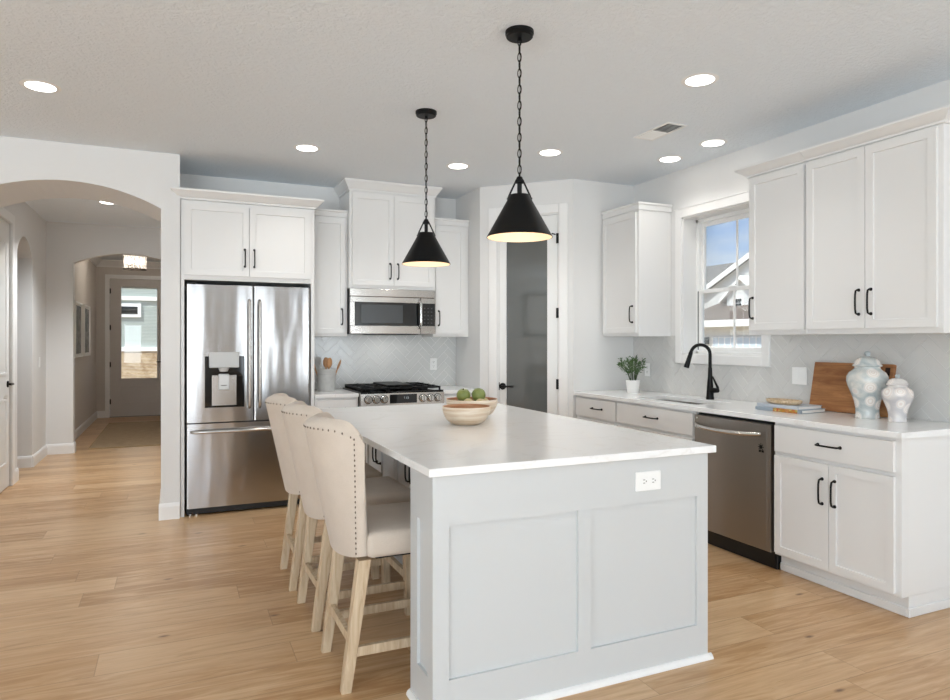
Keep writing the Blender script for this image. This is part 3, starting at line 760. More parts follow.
base_cabinet('white base cabinet with drawer and two doors below the ginger jars', (xb, ya, 0), -PI/2, w, db,
    [('drawer', 0.012, w-0.028, 0.712, 0.866, (w/2-0.005, 0.792)), ('door', 0.012, w/2-0.010, 0.118, 0.690, (w/2-0.046, 0.54)), ('door', w/2-0.006, w-0.028, 0.118, 0.690, (w/2+0.030, 0.54))], end=True)
ya, yb = 4.438, 3.560; w = ya-yb
base_cabinet('white sink base cabinet between dishwasher and corner drawers', (xb, ya, 0), -PI/2, w, db,
    [('drawer', 0.008, w-0.010, 0.712, 0.866, (w/2, 0.792)), ('door', 0.008, w/2-0.002, 0.118, 0.690, (w/2-0.04, 0.58)), ('door', w/2+0.002, w-0.010, 0.118, 0.690, (w/2+0.04, 0.58))], open_top=True)
ya, yb = 5.040, 4.440; w = ya-yb
base_cabinet('white base cabinet at the corner under the potted plant', (xb, ya, 0), -PI/2, w, db,
    [('drawer', 0.010, w-0.008, 0.712, 0.866, (w/2+0.04, 0.792)), ('door', 0.010, w-0.008, 0.118, 0.690, (w-0.06, 0.58))])
# --- base cabinets on the range wall
yf = 5.64; dr = YB-yf-0.003
base_cabinet('white base cabinet between refrigerator and range', (1.062, yf, 0), 0, 0.366, dr,
    [('drawer', 0.014, 0.352, 0.712, 0.866, (0.183, 0.792)), ('door', 0.014, 0.352, 0.118, 0.690, (0.31, 0.58))])
base_cabinet('white base cabinet between range and pantry', (2.194, yf, 0), 0, 0.388, dr,
    [('drawer', 0.014, 0.374, 0.712, 0.866, (0.194, 0.792)), ('door', 0.014, 0.374, 0.118, 0.690, (0.06, 0.58))])
# --- countertops
def counter(name, label, x0, x1, y0, y1, hole=None):
    mb = MB(); z0, z1 = CT, 0.914
    if hole is None: mb.box(x0, x1, y0, y1, z0, z1, 0.003, 2)
    else:
        a, b, e, f = hole
        mb.box(x0, x1, y0, e, z0, z1, 0.003, 2); mb.box(x0, x1, f, y1, z0, z1, 0.003, 2)
        mb.box(x0, a, e-0.0035, f+0.0035, z0, z1); mb.box(b, x1, e-0.0035, f+0.0035, z0, z1)
    return tag(mb.build(name, M['quartz'], None), label, 'countertop')
counter('countertop', 'white quartz countertop between refrigerator and range', 1.060, 1.428, 5.612, YB-0.002)
counter('countertop', 'white quartz countertop between range and pantry wall', 2.192, 2.583, 5.612, YB-0.002)
SX0, SX1, SY0, SY1 = 3.335, 3.66, 3.655, 4.36
def counter_sink():
    mb = MB(); z0, z1 = CT, 0.914
    X0, X1, Y0, Y1 = 3.213, XW-0.002, 2.120, 5.043
    O = [(X0, Y0), (X1, Y0), (X1, Y1), (X0, Y1)]; H = [(SX0, SY0), (SX1, SY0), (SX1, SY1), (SX0, SY1)]
    bm = mb.bm
    T = [bm.verts.new((x, y, z1)) for x, y in O]; t = [bm.verts.new((x, y, z1)) for x, y in H]
    B = [bm.verts.new((x, y, z0)) for x, y in O]; b = [bm.verts.new((x, y, z0)) for x, y in H]
    for i in range(4):
        k = (i+1) % 4
        bm.faces.new((T[i], T[k], t[k], t[i])); bm.faces.new((B[k], B[i], b[i], b[k])); bm.faces.new((T[k], T[i], B[i], B[k])); bm.faces.new((t[i], t[k], b[k], b[i]))
    bmesh.ops.recalc_face_normals(bm, faces=bm.faces[:])
    es = [e for e in bm.edges if abs(e.verts[0].co.z-z1) < 1e-6 and abs(e.verts[1].co.z-z1) < 1e-6 and (e.verts[0] in T) == (e.verts[1] in T)]
    bmesh.ops.bevel(bm, geom=es, offset=0.003, segments=2, affect='EDGES', profile=0.5)
    return tag(mb.build('countertop', M['quartz']), 'long white quartz countertop with sink cutout under the window', 'countertop')
counter_sink()
# --- sink, undermounted in the cutout
s_ = thing('sink', 'undermount stainless steel sink below the window', 'sink', ((SX0+SX1)/2, (SY0+SY1)/2, 0.68))
hx, hy = (SX1-SX0)/2+0.004, (SY1-SY0)/2+0.004
mb = MB(); bm = mb.bm
ring = lambda a, b, z: [bm.verts.new((x, y, z)) for x, y in ((-a, -b), (a, -b), (a, b), (-a, b))]
R = [ring(hx+0.022, hy+0.022, 0.203), ring(hx, hy, 0.203), ring(hx-0.006, hy-0.006, 0.02), ring(hx-0.03, hy-0.03, 0.004), ]
R2 = [ring(hx-0.028, hy-0.028, 0.0), ring(hx+0.003, hy+0.003, 0.018), ring(hx+0.004, hy+0.004, 0.200), ring(hx+0.022, hy+0.022, 0.200)]
A = R+R2
for P, Q in zip(A, A[1:]):
    if P is R[-1]: continue
    for i in range(4): bm.faces.new((P[i], P[(i+1) % 4], Q[(i+1) % 4], Q[i]))
for i in range(4): bm.faces.new((A[-1][i], A[-1][(i+1) % 4], A[0][(i+1) % 4], A[0][i]))
bm.faces.new(R[-1]); bm.faces.new(R2[0])
bmesh.ops.recalc_face_normals(bm, faces=bm.faces[:])
mb.build('basin', M['steel_flat'], s_)
mb = MB(); mb.lathe([(0, 0.004), (0.045, 0.004), (0.043, 0.009), (0.03, 0.006), (0, 0.005)], 24); mb.build('drain', M['chrome'], s_, True)
# --- faucet
f_ = thing('faucet', 'tall matte black gooseneck faucet at the kitchen sink', 'faucet', (3.735, 3.945, 0.914))
mb = MB(); mb.lathe([(0, 0), (0.031, 0), (0.031, 0.008), (0.028, 0.02), (0.024, 0.10), (0.017, 0.17), (0.0145, 0.24), (0, 0.24)], 24); mb.build('body', M['black_matte'], f_, True)
mb = MB(); pts = [(0, 0, 0.235)]
R_, zc = 0.072, 0.345; sy = 0.55
dx, dy = -0.87, 0.49
for i in range(0, 15):
    a = PI*i/14*0.94; t = R_*(1-math.cos(a)); pts.append((dx*t, dy*t, zc+R_*math.sin(a)))
mb.tube(pts, 0.0125, 14)
sp = mb.build('spout', M['black_matte'], f_, True)
e1 = Vector(pts[-1]); dv = (Vector(pts[-1])-Vector(pts[-2])).normalized()
mb = MB(); mb.tube([e1-dv*0.004, e1+dv*0.01, e1+dv*0.07, e1+dv*0.118, e1+dv*0.122], [0.0145, 0.0155, 0.018, 0.0205, 0.019], 16); mb.build('spray_head', M['black_matte'], f_, True)
mb = MB(); mb.tube([(0, -0.015, 0.070), (0.0, -0.080, 0.074)], [0.021, 0.018], 16); mb.tube([(0, -0.074, 0.074), (0.0, -0.080, 0.092), (0.0, -0.026, 0.175)], [0.012, 0.010, 0.006], 10); mb.build('lever', M['black_matte'], f_, True)

# ================================================================== appliances
# --- refrigerator
r = thing('refrigerator', 'stainless steel french-door refrigerator with water dispenser', 'refrigerator', (0.078, 5.62, 0)); w = 0.940
mb = MB(); mb.box(0.004, w-0.004, 0.075, 0.625, 0.025, 1.795, 0.004); mb.build('body', plain('dark grey enamel', '#3c3b3b', 0.5), r)
def curved_front(mb, x0, x1, z0, z1, y0=0.0, y1=0.07, bow=0.0, n=10, rnd=0.012):
    """appliance door, slightly bowed and with rounded vertical edges, facing -y"""
    pts = []
    for i in range(n+1):
        t = i/n; x = x0+(x1-x0)*t; e = min(t, 1-t)*(x1-x0)
        y = y0 + bow*(2*t-1)**2
        if e < rnd: y += rnd-math.sqrt(max(rnd**2-(rnd-e)**2, 0))
        pts.append((x, y))
    ex = [(x0+rnd*k, y0+bow*(1-2*rnd*k/(x1-x0))**2+rnd-math.sqrt(rnd**2-(rnd-rnd*k)**2)) for k in (0.15, 0.5, 1.0)]+[(x0+rnd+0.005, y0)]
    ex2 = [(x0+x1-x, y) for x, y in ex][::-1]
    pts = [pts[0]]+ex+[q for q in pts[1:-1] if rnd+0.006 < q[0]-x0 < x1-x0-rnd-0.006]+ex2+[pts[-1]]
    pts += [(x1, y1), (x0, y1)]
    mb.prism([(x, y, z0) for x, y in pts], (0, 0, z1-z0))
xs = 0.495
# dispenser recess is cut into the wider door by building the door around it
hx0, hx1, hz0, hz1 = 0.132, 0.425, 0.838, 1.240
def door_with_niche():
    mb = MB()
    for a, b, z0, z1 in ((0, xs-0.002, hz1, 1.80), (0, xs-0.002, 0.725, hz0)): curved_front(mb, a, b, z0, z1)
    # side strips follow the same bow
    W_ = xs-0.002; yb_ = lambda x: 0.0*(2*x/W_-1)**2
    def strip(a, b, rl):
        n = 5; pts = []
        for i in range(n+1):
            x = a+(b-a)*i/n; y = yb_(x); e = min(x, W_-x)
            if e < 0.012: y += 0.012-math.sqrt(0.012**2-(0.012-e)**2)
            pts.append((x, y))
        e_ = [(0.012*k, 0.012-math.sqrt(0.012**2-(0.012-0.012*k)**2)) for k in (0.15, 0.5, 1.0)]+[(0.017, 0.0)]
        if rl == 'l': pts = [pts[0]]+e_+pts[1:]
        else: pts = pts[:-1]+[(W_-x, y) for x, y in e_][::-1]+[pts[-1]]
        pts += [(b, 0.07), (a, 0.07)]
        mb.prism([(x, y, hz0) for x, y in pts], (0, 0, hz1-hz0))
    strip(0, hx0, 'l'); strip(hx1, W_, 'r')
    return mb
d1_ = door_with_niche().build('door', M['steel'], r, True, 20)
mb = MB(); curved_front(mb, xs+0.002, w, 0.725, 1.80); d2_ = mb.build('door', M['steel'], r, True, 20)
mb = MB(); curved_front(mb, 0, w, 0.062, 0.715); d3_ = mb.build('freezer_drawer', M['steel'], r, True, 20)
def bar_handle(parent, p0, p1, out, rad=0.013):
    """wide bar handle standing off the door"""
    p0 = Vector(p0); p1 = Vector(p1); dv = (p1-p0); o = Vector((0, -out, 0)); mb = MB()
    pts = [p0+o*0.25, p0+dv*0.025+o*0.8, p0+dv*0.08+o, p0+dv*0.5+o*1.08, p0+dv*0.92+o, p1-dv*0.025+o*0.8, p1+o*0.25]
    mb.tube(pts, [rad*0.9, rad, rad, rad, rad, rad, rad*0.9], 14)
    for q in (p0+dv*0.03, p1-dv*0.03): mb.tube([q+Vector((0, 0.012, 0)), q+o*0.9], rad*0.8, 12)
    mb.build('handle', M['steel_flat'], parent, True)
bar_handle(d1_, (xs-0.034, 0.004, 0.83), (xs-0.034, 0.004, 1.685), 0.055)
bar_handle(d2_, (xs+0.044, 0.004, 0.83), (xs+0.044, 0.004, 1.685), 0.055)
bar_handle(d3_, (0.035, 0.006, 0.655), (w-0.035, 0.006, 0.655), 0.05)
# water dispenser
mb = MB()
mb.box(hx0, hx1, 0.052, 0.069, hz0, hz1); mb.box(hx0, hx0+0.004, 0.006, 0.052, hz0, hz1); mb.box(hx1-0.004, hx1, 0.006, 0.052, hz0, hz1); mb.box(hx0, hx1, 0.006, 0.052, hz0, hz0+0.004)
dsp = mb.build('water_dispenser', M['blackglass'], d1_)
mb = MB(); mb.box(hx0+0.032, hx1-0.040, -0.010, 0.05, 1.150, 1.272, 0.005, 2); mb.build('control_panel', plain('silver grey plastic', '#c4c5c4', 0.3), dsp)
mb = MB(); mb.box(hx0+0.050, hx1-0.055, 0.036, 0.052, 0.848, 1.09, 0.003); mb.build('niche_back', M['steel_flat'], dsp)
mb = MB(); mb.lathe([(0, -0.03), (0.03, -0.03), (0.042, 0), (0, 0)], 20, Matrix.Translation((hx0+0.140, 0.028, 1.149))); mb.build('spout', plain('pale grey plastic', '#cfd0d0', 0.35), dsp, True)
mb = MB(); mb.box(hx0+0.100, hx0+0.180, 0.018, 0.034, 0.975, 1.10, 0.008, 2); pd = mb.build('paddle', plain('light grey plastic', '#dcdddd', 0.35), dsp)
mb = MB(); mb.box(hx0+0.119, hx0+0.161, 0.0172, 0.018, 1.005, 1.013); mb.build('marking', M['slot'], pd)
mb = MB(); mb.lathe([(0, 0), (0.012, 0), (0.012, 0.0015), (0, 0.0015)], 20, Matrix.Translation((w-0.075, 0.0045, 1.735)) @ Matrix.Rotation(PI/2, 4, 'X')); mb.build('badge', M['plastic'], d2_)
mb = MB(); mb.box(0.0, w, 0.03, 0.10, 0.012, 0.056, 0.003)
mb.build('toe_grille', M['rubber'], r)
for x in (0.03, 0.075, w-0.05):
    mb = MB(); mb.lathe([(0, 0), (0.018, 0), (0.018, 0.012), (0.010, 0.016), (0.010, 0.03), (0, 0.03)], 14, Matrix.Translation((x, 0.05, 0))); mb.build('levelling_foot', M['chrome'], r, True)
for x in (0.035, w-0.035):
    mb = MB(); mb.box(x-0.03, x+0.03, 0.01, 0.10, 1.801, 1.816, 0.004); mb.build('hinge_cover', M['rubber'], r)

# --- dishwasher (local x towards the viewer, local y into the wall)
ya, yb = 3.553, 2.904; w = ya-yb
r = thing('dishwasher', 'stainless steel dishwasher under the sink counter', 'dishwasher', (3.215, ya, 0), -PI/2)
mb = MB(); mb.box(0.006, w-0.006, 0.045, 0.58, 0.03, 0.874); mb.build('body', M['rubber'], r)
mb = MB(); mb.box(0.006, w-0.006, 0.005, 0.044, 0.105, 0.862, 0.004, 2); dd = mb.build('door', M['steel_dark'], r)
mb = MB(); mb.box(w-0.034, w-0.031, 0.0042, 0.006, 0.11, 0.857); mb.build('seam', M['slot'], dd)
mb = MB(); pts = [Vector((0.035+(w-0.105)*t, -0.002-0.052*min(1, math.sin(PI*t)*2.2)**0.8, 0.800-0.012*math.sin(PI*t))) for t in [i/16 for i in range(17)]]
mb.tube(pts, 0.019, 12, squash=0.75); mb.build('handle', M['steel_flat'], dd, True)
mb = MB()
mb.lathe([(0, 0), (0.0125, 0), (0.0125, 0.001), (0, 0.001)], 20, Matrix.Translation((w-0.077, 0.0048, 0.722)) @ Matrix.Rotation(PI/2, 4, 'X'))
mb.box(w-0.072, w-0.055, 0.0038, 0.0048, 0.690, 0.704)
mb.box(w-0.092, w-0.076, 0.0038, 0.0048, 0.690, 0.704)
for k in range(8):
    a = PI*k/4; mb.box(w-0.077+0.018*math.cos(a)-0.003, w-0.077+0.018*math.cos(a)+0.003, 0.0038, 0.0048, 0.722+0.018*math.sin(a)-0.003, 0.722+0.018*math.sin(a)+0.003)
mb.build('logo', M['black_matte'], dd)
mb = MB(); mb.lathe([(0, 0), (0.006, 0), (0.006, 0.001), (0, 0.001)], 14, Matrix.Translation((0.03, 0.0048, 0.842)) @ Matrix.Rotation(PI/2, 4, 'X')); mb.build('badge', M['plastic'], dd)
mb = MB(); mb.box(0.0, w+0.002, 0.05, 0.07, 0.0, 0.1, 0.002); tk = mb.build('toe_kick', M['rubber'], r)
for x, z in ((0.05, 0.055), (0.05, 0.035), (w-0.045, 0.06), (w-0.045, 0.035)):
    mb = MB(); mb.lathe([(0, 0), (0.006, 0), (0.004, 0.003), (0, 0.003)], 10, Matrix.Translation((x, 0.05, z)) @ Matrix.Rotation(PI/2, 4, 'X')); mb.build('screw', M['chrome'], tk, True)

# --- range
x0, x1 = 1.432, 2.188; w = x1-x0
r = thing('range', 'slide-in gas range with black grates and stainless front', 'range', (x0, 5.575, 0))
mb = MB(); mb.box(0, w, 0.045, 0.665, 0.05, 0.918, 0.002); mb.build('body', M['rubber'], r)
mb = MB(); mb.box(0.0, w, 0.0, 0.66, 0.918, 0.926, 0.002); mb.build('cooktop', M['blackglass'], r)
mb = MB(); mb.prism([(0, -0.012, 0.80), (0, 0.042, 0.80), (0, 0.042, 0.917), (0, 0.012, 0.917), (0, -0.006, 0.908)], (w, 0, 0)); cp = mb.build('control_panel', M['steel_flat'], r)
tilt = -0.05
mb = MB(); mb.box(0.255, 0.500, -0.0125, -0.0075, 0.822, 0.898); ds = mb.build('display', M['blackglass'], cp)
M['digits'] = emit('display digits', (0.75, 0.85, 0.9, 1), 0.5)
mb = MB()
def seg7(mb, x, z, h, on, y):
    wd = h*0.5; t = h*0.12
    S = {'a': (x, x+wd, z+h-t, z+h), 'g': (x, x+wd, z+h/2-t/2, z+h/2+t/2), 'd': (x, x+wd, z, z+t), 'f': (x, x+t, z+h/2, z+h), 'b': (x+wd-t, x+wd, z+h/2, z+h), 'e': (x, x+t, z, z+h/2), 'c': (x+wd-t, x+wd, z, z+h/2)}
    for k in on: mb.box(S[k][0], S[k][1], y, y+0.0006, S[k][2], S[k][3])
seg7(mb, 0.380, 0.858, 0.017, 'abc', -0.0132); seg7(mb, 0.402, 0.858, 0.017, 'afgcd', -0.0132); seg7(mb, 0.415, 0.858, 0.017, 'abgcd', -0.0132)
mb.build('clock_digits', M['digits'], ds)
for x in (0.065, 0.135, 0.205, 0.555, 0.625, 0.695):
    T = Matrix.Translation((x, -0.010, 0.860)) @ Matrix.Rotation(PI/2, 4, 'X')
    mb = MB(); mb.lathe([(0, 0), (0.031, 0), (0.031, 0.006), (0.027, 0.010), (0.026, 0.032), (0.023, 0.036), (0, 0.036)], 24, T); kn = mb.build('knob', M['chrome'], cp, True)
    mb = MB(); mb.box(x-0.004, x+0.004, -0.052, -0.0455, 0.836, 0.884, 0.002); mb.build('knob_grip', M['slot'], kn)
    mb = MB(); mb.lathe([(0.0325, 0), (0.036, 0), (0.036, 0.003), (0.0325, 0.003)], 24, Matrix.Translation((x, -0.0085, 0.860)) @ Matrix.Rotation(PI/2, 4, 'X'), cap=False); mb.build('knob_ring', M['black_matte'], kn)
mb = MB(); mb.box(0.004, w-0.004, 0.0, 0.044, 0.20, 0.792, 0.004, 2); od = mb.build('oven_door', M['steel_flat'], r)
mb = MB(); mb.box(0.09, w-0.09, -0.002, 0.001, 0.30, 0.66); mb.build('oven_window', M['blackglass'], od)
bar_handle(od, (0.05, 0.0, 0.745), (w-0.05, 0.0, 0.745), 0.055)
mb = MB(); mb.box(0.004, w-0.004, 0.004, 0.044, 0.06, 0.19, 0.004, 2); mb.build('lower_drawer', M['steel_flat'], r)
mb = MB(); mb.box(0.01, w-0.01, 0.06, 0.6, 0.0, 0.05); mb.build('plinth', M['rubber'], r)
# cast-iron grates, three sections side by side
for k in range(3):
    a = 0.012+k*(w-0.024)/3; b = a+(w-0.024)/3-0.006; y0_, y1_ = 0.03, 0.635; zt = 0.958
    mb = MB(); t = 0.013
    for yy in (y0_, y1_-t): mb.box(a, b, yy, yy+t, zt-0.016, zt, 0.003)
    for xx in (a, b-t): mb.box(xx, xx+t, y0_, y1_, zt-0.016, zt, 0.003)
    for yy in (0.18, 0.33, 0.48): mb.box(a, b, yy-t/2, yy+t/2, zt-0.012, zt+0.004, 0.003)
    xm = (a+b)/2; mb.box(xm-t/2, xm+t/2, y0_, y1_, zt-0.012, zt+0.004, 0.003)
    for xx in (a+0.001, b-t-0.001):
        for yy in (y0_+0.001, y1_-t-0.001): mb.box(xx, xx+t, yy, yy+t, 0.926, zt-0.01)
    mb.build('grate', M['black_matte'], r)
mb = MB(); mb.box(0.262, 0.496, 0.08, 0.56, 0.962, 0.976, 0.006, 2); mb.build('griddle', M['black_matte'], r)
for x, yy in ((0.14, 0.18), (0.14, 0.48), (0.618, 0.18), (0.618, 0.48)):
    mb = MB(); mb.lathe([(0, 0.926), (0.05, 0.926), (0.05, 0.934), (0.034, 0.937), (0.034, 0.944), (0, 0.945)], 24, Matrix.Translation((x, yy, 0))); mb.build('burner', M['black_matte'], r, True)
mb = MB(); mb.box(0.02, w-0.02, 0.638, 0.658, 0.926, 0.944, 0.003); mb.build('rear_vent', M['black_matte'], r)

# --- microwave
x0, x1 = 1.408, 2.210; w = x1-x0
r = thing('microwave', 'over-the-range microwave with steel frame and black window', 'microwave', (x0, 5.845, 1.424)); hgt = 0.403
mb = MB(); mb.box(0, w, 0.03, 0.40, 0.0, hgt, 0.003); mb.build('body', M['black_matte'], r)
mb = MB(); mb.box(0, w, 0.0, 0.03, hgt-0.068, hgt, 0.003, 2); mb.build('vent_strip', M['steel_flat'], r)
mb = MB(); a0, a1 = 0.0, w-0.145
mb.box(a0, a1, 0.0, 0.03, 0.0, 0.074, 0.003); mb.box(a0, a1, 0.0, 0.03, 0.282, hgt-0.071, 0.003); mb.box(a0, a0+0.040, 0.0, 0.03, 0.074, 0.282)
md = mb.build('door', M['steel_flat'], r)
mb = MB(); mb.box(a0+0.040, a1, 0.003, 0.028, 0.074, 0.282); wn = mb.build('door_window', M['blackglass'], md)
mb = MB(); mb.box(a0+0.100, a1-0.17, 0.0015, 0.003, 0.098, 0.262); mb.build('viewing_mesh', plain('dark grey mesh', '#3d3f40', 0.25), wn)
mb = MB(); pts = [(a1-0.012, 0.0-0.048*min(1, 2.4*math.sin(PI*t)), 0.055+0.255*t) for t in [i/14 for i in range(15)]]
mb.tube(pts, 0.0125, 12); mb.build('handle', M['chrome'], md, True)
mb = MB(); mb.box(a1+0.003, w, 0.0, 0.03, 0.0, hgt-0.071, 0.003); cp = mb.build('control_panel', M['steel_flat'], r)
mb = MB(); mb.box(a1+0.003, w-0.004, -0.0015, 0.0, 0.074, 0.282); kp = mb.build('keypad', M['blackglass'], cp)
mb = MB()
for i in range(5):
    for j in range(3): mb.box(a1+0.032+j*0.034, a1+0.046+j*0.034, -0.0022, -0.0015, 0.098+i*0.034, 0.106+i*0.034)
mb.build('key_marking', plain('dim key print', '#4c4d4e', 0.5), kp)
mb = MB(); mb.box(0.2, w-0.15, 0.05, 0.35, -0.006, 0.0); mb.build('underside_grille', M['rubber'], r)
ld = bpy.data.lights.new('hood_lamp', 'AREA'); ld.shape = 'RECTANGLE'; ld.size = 0.35; ld.size_y = 0.05; ld.energy = 0.45; ld.color = (1, 0.98, 0.95)
lo = bpy.data.objects.new('hood_lamp', ld); C.objects.link(lo); lo.parent = r; lo.location = (0.40, 0.20, -0.010)

# ================================================================== island
IX0, IX1, IY0, IY1 = 0.828, 2.085, 2.216, 4.44
isl = thing('island', 'pale grey panelled kitchen island base', 'island', (0, 0, 0))
mb = MB()
mb.shaker(IX0+0.001, IX0+0.002, 0, 0.1) if False else None
# end wall with two recessed panels towards the viewer
def framed(mb, x0, x1, z0, z1, y0, y1, cols, rz0, rz1, rec=0.012):
    """slab facing -y whose face is framed: cols = list of (a, b) recessed bays"""
    mb.box(x0, x1, y0+rec, y1, z0, z1)
    edges = [x0]+[v for c_ in cols for v in c_]+[x1]
    for i in range(0, len(edges), 2): mb.box(edges[i], edges[i+1], y0, y0+rec, z0, z1)
    for a, b in cols: mb.box(a, b, y0, y0+rec, rz1, z1); mb.box(a, b, y0, y0+rec, z0, rz0)
framed(mb, IX0+0.012, IX1, 0, CT-0.001, IY0, 2.46, [(0.890, 1.432), (1.492, 2.026)], 0.150, 0.700)
mb.build('end_wall', M['island'], isl)
mb = MB(); y0, y1 = IY0+0.0005, 2.46; ps, pe = 2.270, 2.385
mb.box(IX0, IX0+0.012, y0, ps, 0, CT-0.001); mb.box(IX0, IX0+0.012, pe, y1, 0, CT-0.001)
mb.box(IX0, IX0+0.012, ps, pe, 0.700, CT-0.001); mb.box(IX0, IX0+0.012, ps, pe, 0, 0.150)
mb.build('side_panel', M['island'], isl)
mb = MB(); mb.box(1.195, IX1, 2.461, IY1, 0.10, CT-0.001, 0.001); mb.box(1.25, IX1-0.05, 2.461, IY1, 0, 0.10); mb.build('body', M['island'], isl)
def shoe(mb, a, b, n):
    a = Vector((a[0], a[1], 0)); b = Vector((b[0], b[1], 0)); n = Vector((n[0], n[1], 0))
    mb.prism([a+n*o+Vector((0, 0, z)) for o, z in ((0, 0), (0.018, 0), (0.018, 0.006), (0.013, 0.015), (0.006, 0.021), (0, 0.022))], b-a)
mb = MB(); shoe(mb, (IX0-0.016, IY0), (IX1+0.016, IY0), (0, -1)); shoe(mb, (IX0, IY0-0.016), (IX0, 2.46), (-1, 0)); shoe(mb, (IX1, IY0-0.016), (IX1, 2.46), (1, 0)); mb.build('shoe_moulding', M['trim'], isl)
def island_front(kind, a, b, z0, z1, px, side, hz):
    # fronts on the long sides; side -1 faces the stools, +1 faces the sink
    piv = bpy.data.objects.new('pivot', None)
    mb = MB()
    if kind == 'door': mb.shaker(a, b, z0, z1, -0.02, -0.0005, 0.058)
    else: mb.box(a, b, -0.02, -0.0005, z0, z1, 0.002)
    f = mb.build(kind, M['island'], isl)
    f.location = (1.195, 0, 0) if side < 0 else (IX1, 0, 0); f.rotation_euler = (0, 0, -PI/2 if side < 0 else PI/2)
    bpy.data.objects.remove(piv)
    if px is not None: pull('handle', px, hz, -0.02, f, 0.135, kind == 'door')
L_ = (IY1-2.47)/3
for k in range(3):
    a = 2.468+k*L_; m_ = a+L_/2; b = a+L_-0.004
    island_front('door', -b, -(m_+0.002), 0.13, 0.86, -(m_+0.035), -1, 0.66); island_front('door', -(m_-0.002), -a, 0.13, 0.86, -(m_-0.035), -1, 0.66)
    island_front('drawer', a, b, 0.70, 0.86, m_, 1, 0.79); island_front('door', a, m_-0.002, 0.13, 0.68, m_-0.035, 1, 0.55); island_front('door', m_+0.002, b, 0.13, 0.68, m_+0.035, 1, 0.55)
mb = MB(); mb.box(0.805, 2.110, 2.190, 4.475, CT, 0.914, 0.0035, 2); tag(mb.build('countertop', M['quartz']), 'wide white quartz countertop on the kitchen island', 'countertop')
# outlet on the island
def outlet(name, label, loc, rotz, gangs=1, horiz=False, kind='outlet'):
    o = thing(name, label, kind, loc, rotz); w_, h_ = (0.127, 0.079) if horiz else (0.072 if gangs == 1 else 0.118, 0.117)
    mb = MB(); mb.box(-w_/2, w_/2, -0.006, 0, -h_/2, h_/2, 0.003, 2); mb.build('wall_plate', M['plastic'], o)
    if kind == 'outlet':
        cs = [(-0.0225, 0), (0.0225, 0)] if horiz else [(0, -0.021), (0, 0.021)]
        for cx, cz in cs:
            mb = MB(); mb.box(cx-0.017, cx+0.017, -0.0075, -0.0055, cz-0.0145, cz+0.0145, 0.004, 2); s2 = mb.build('socket', M['plastic'], o)
            mb = MB()
            if horiz:
                for zz in (-0.0065, 0.0065): mb.box(cx-0.006, cx+0.004, -0.0082, -0.0074, cz+zz-0.0015, cz+zz+0.0015)
                mb.box(cx+0.007, cx+0.012, -0.0082, -0.0074, cz-0.003, cz+0.003)
            else:
                for xx in (-0.0065, 0.0065): mb.box(cx+xx-0.0015, cx+xx+0.0015, -0.0082, -0.0074, cz-0.002, cz+0.008)
                mb.box(cx-0.003, cx+0.003, -0.0082, -0.0074, cz-0.011, cz-0.006)
            mb.build('slots', M['slot'], s2)
    else:
        for k in range(gangs):
            cx = (k-(gangs-1)/2)*0.046
            mb = MB(); mb.box(cx-0.0165, cx+0.0165, -0.009, -0.0055, -0.033, 0.033, 0.002); mb.build('rocker', M['plastic'], o)
    return o
outlet('outlet', 'white double outlet on the end of the island', (1.766, IY0, 0.788), 0, 1, True)
outlet('outlet', 'white wall outlet in the tile beside the range', (2.338, YB-0.010, 1.131), 0)
outlet('outlet', 'white outlet in the tile behind the potted plant', (XW-0.010, 4.83, 1.105), -PI/2)
outlet('light_switch', 'white double switch plate beside the cutting board', (XW-0.010, 3.235, 1.125), -PI/2, 2, False, 'switch')
outlet('outlet', 'white outlet low on the entry wall below the pictures', (-1.27, 10.15, 0.40), PI/2)
outlet('light_switch', 'white switch at the end of the hall wall', (HX, 8.97, 1.12), PI/2, 1, False, 'switch')

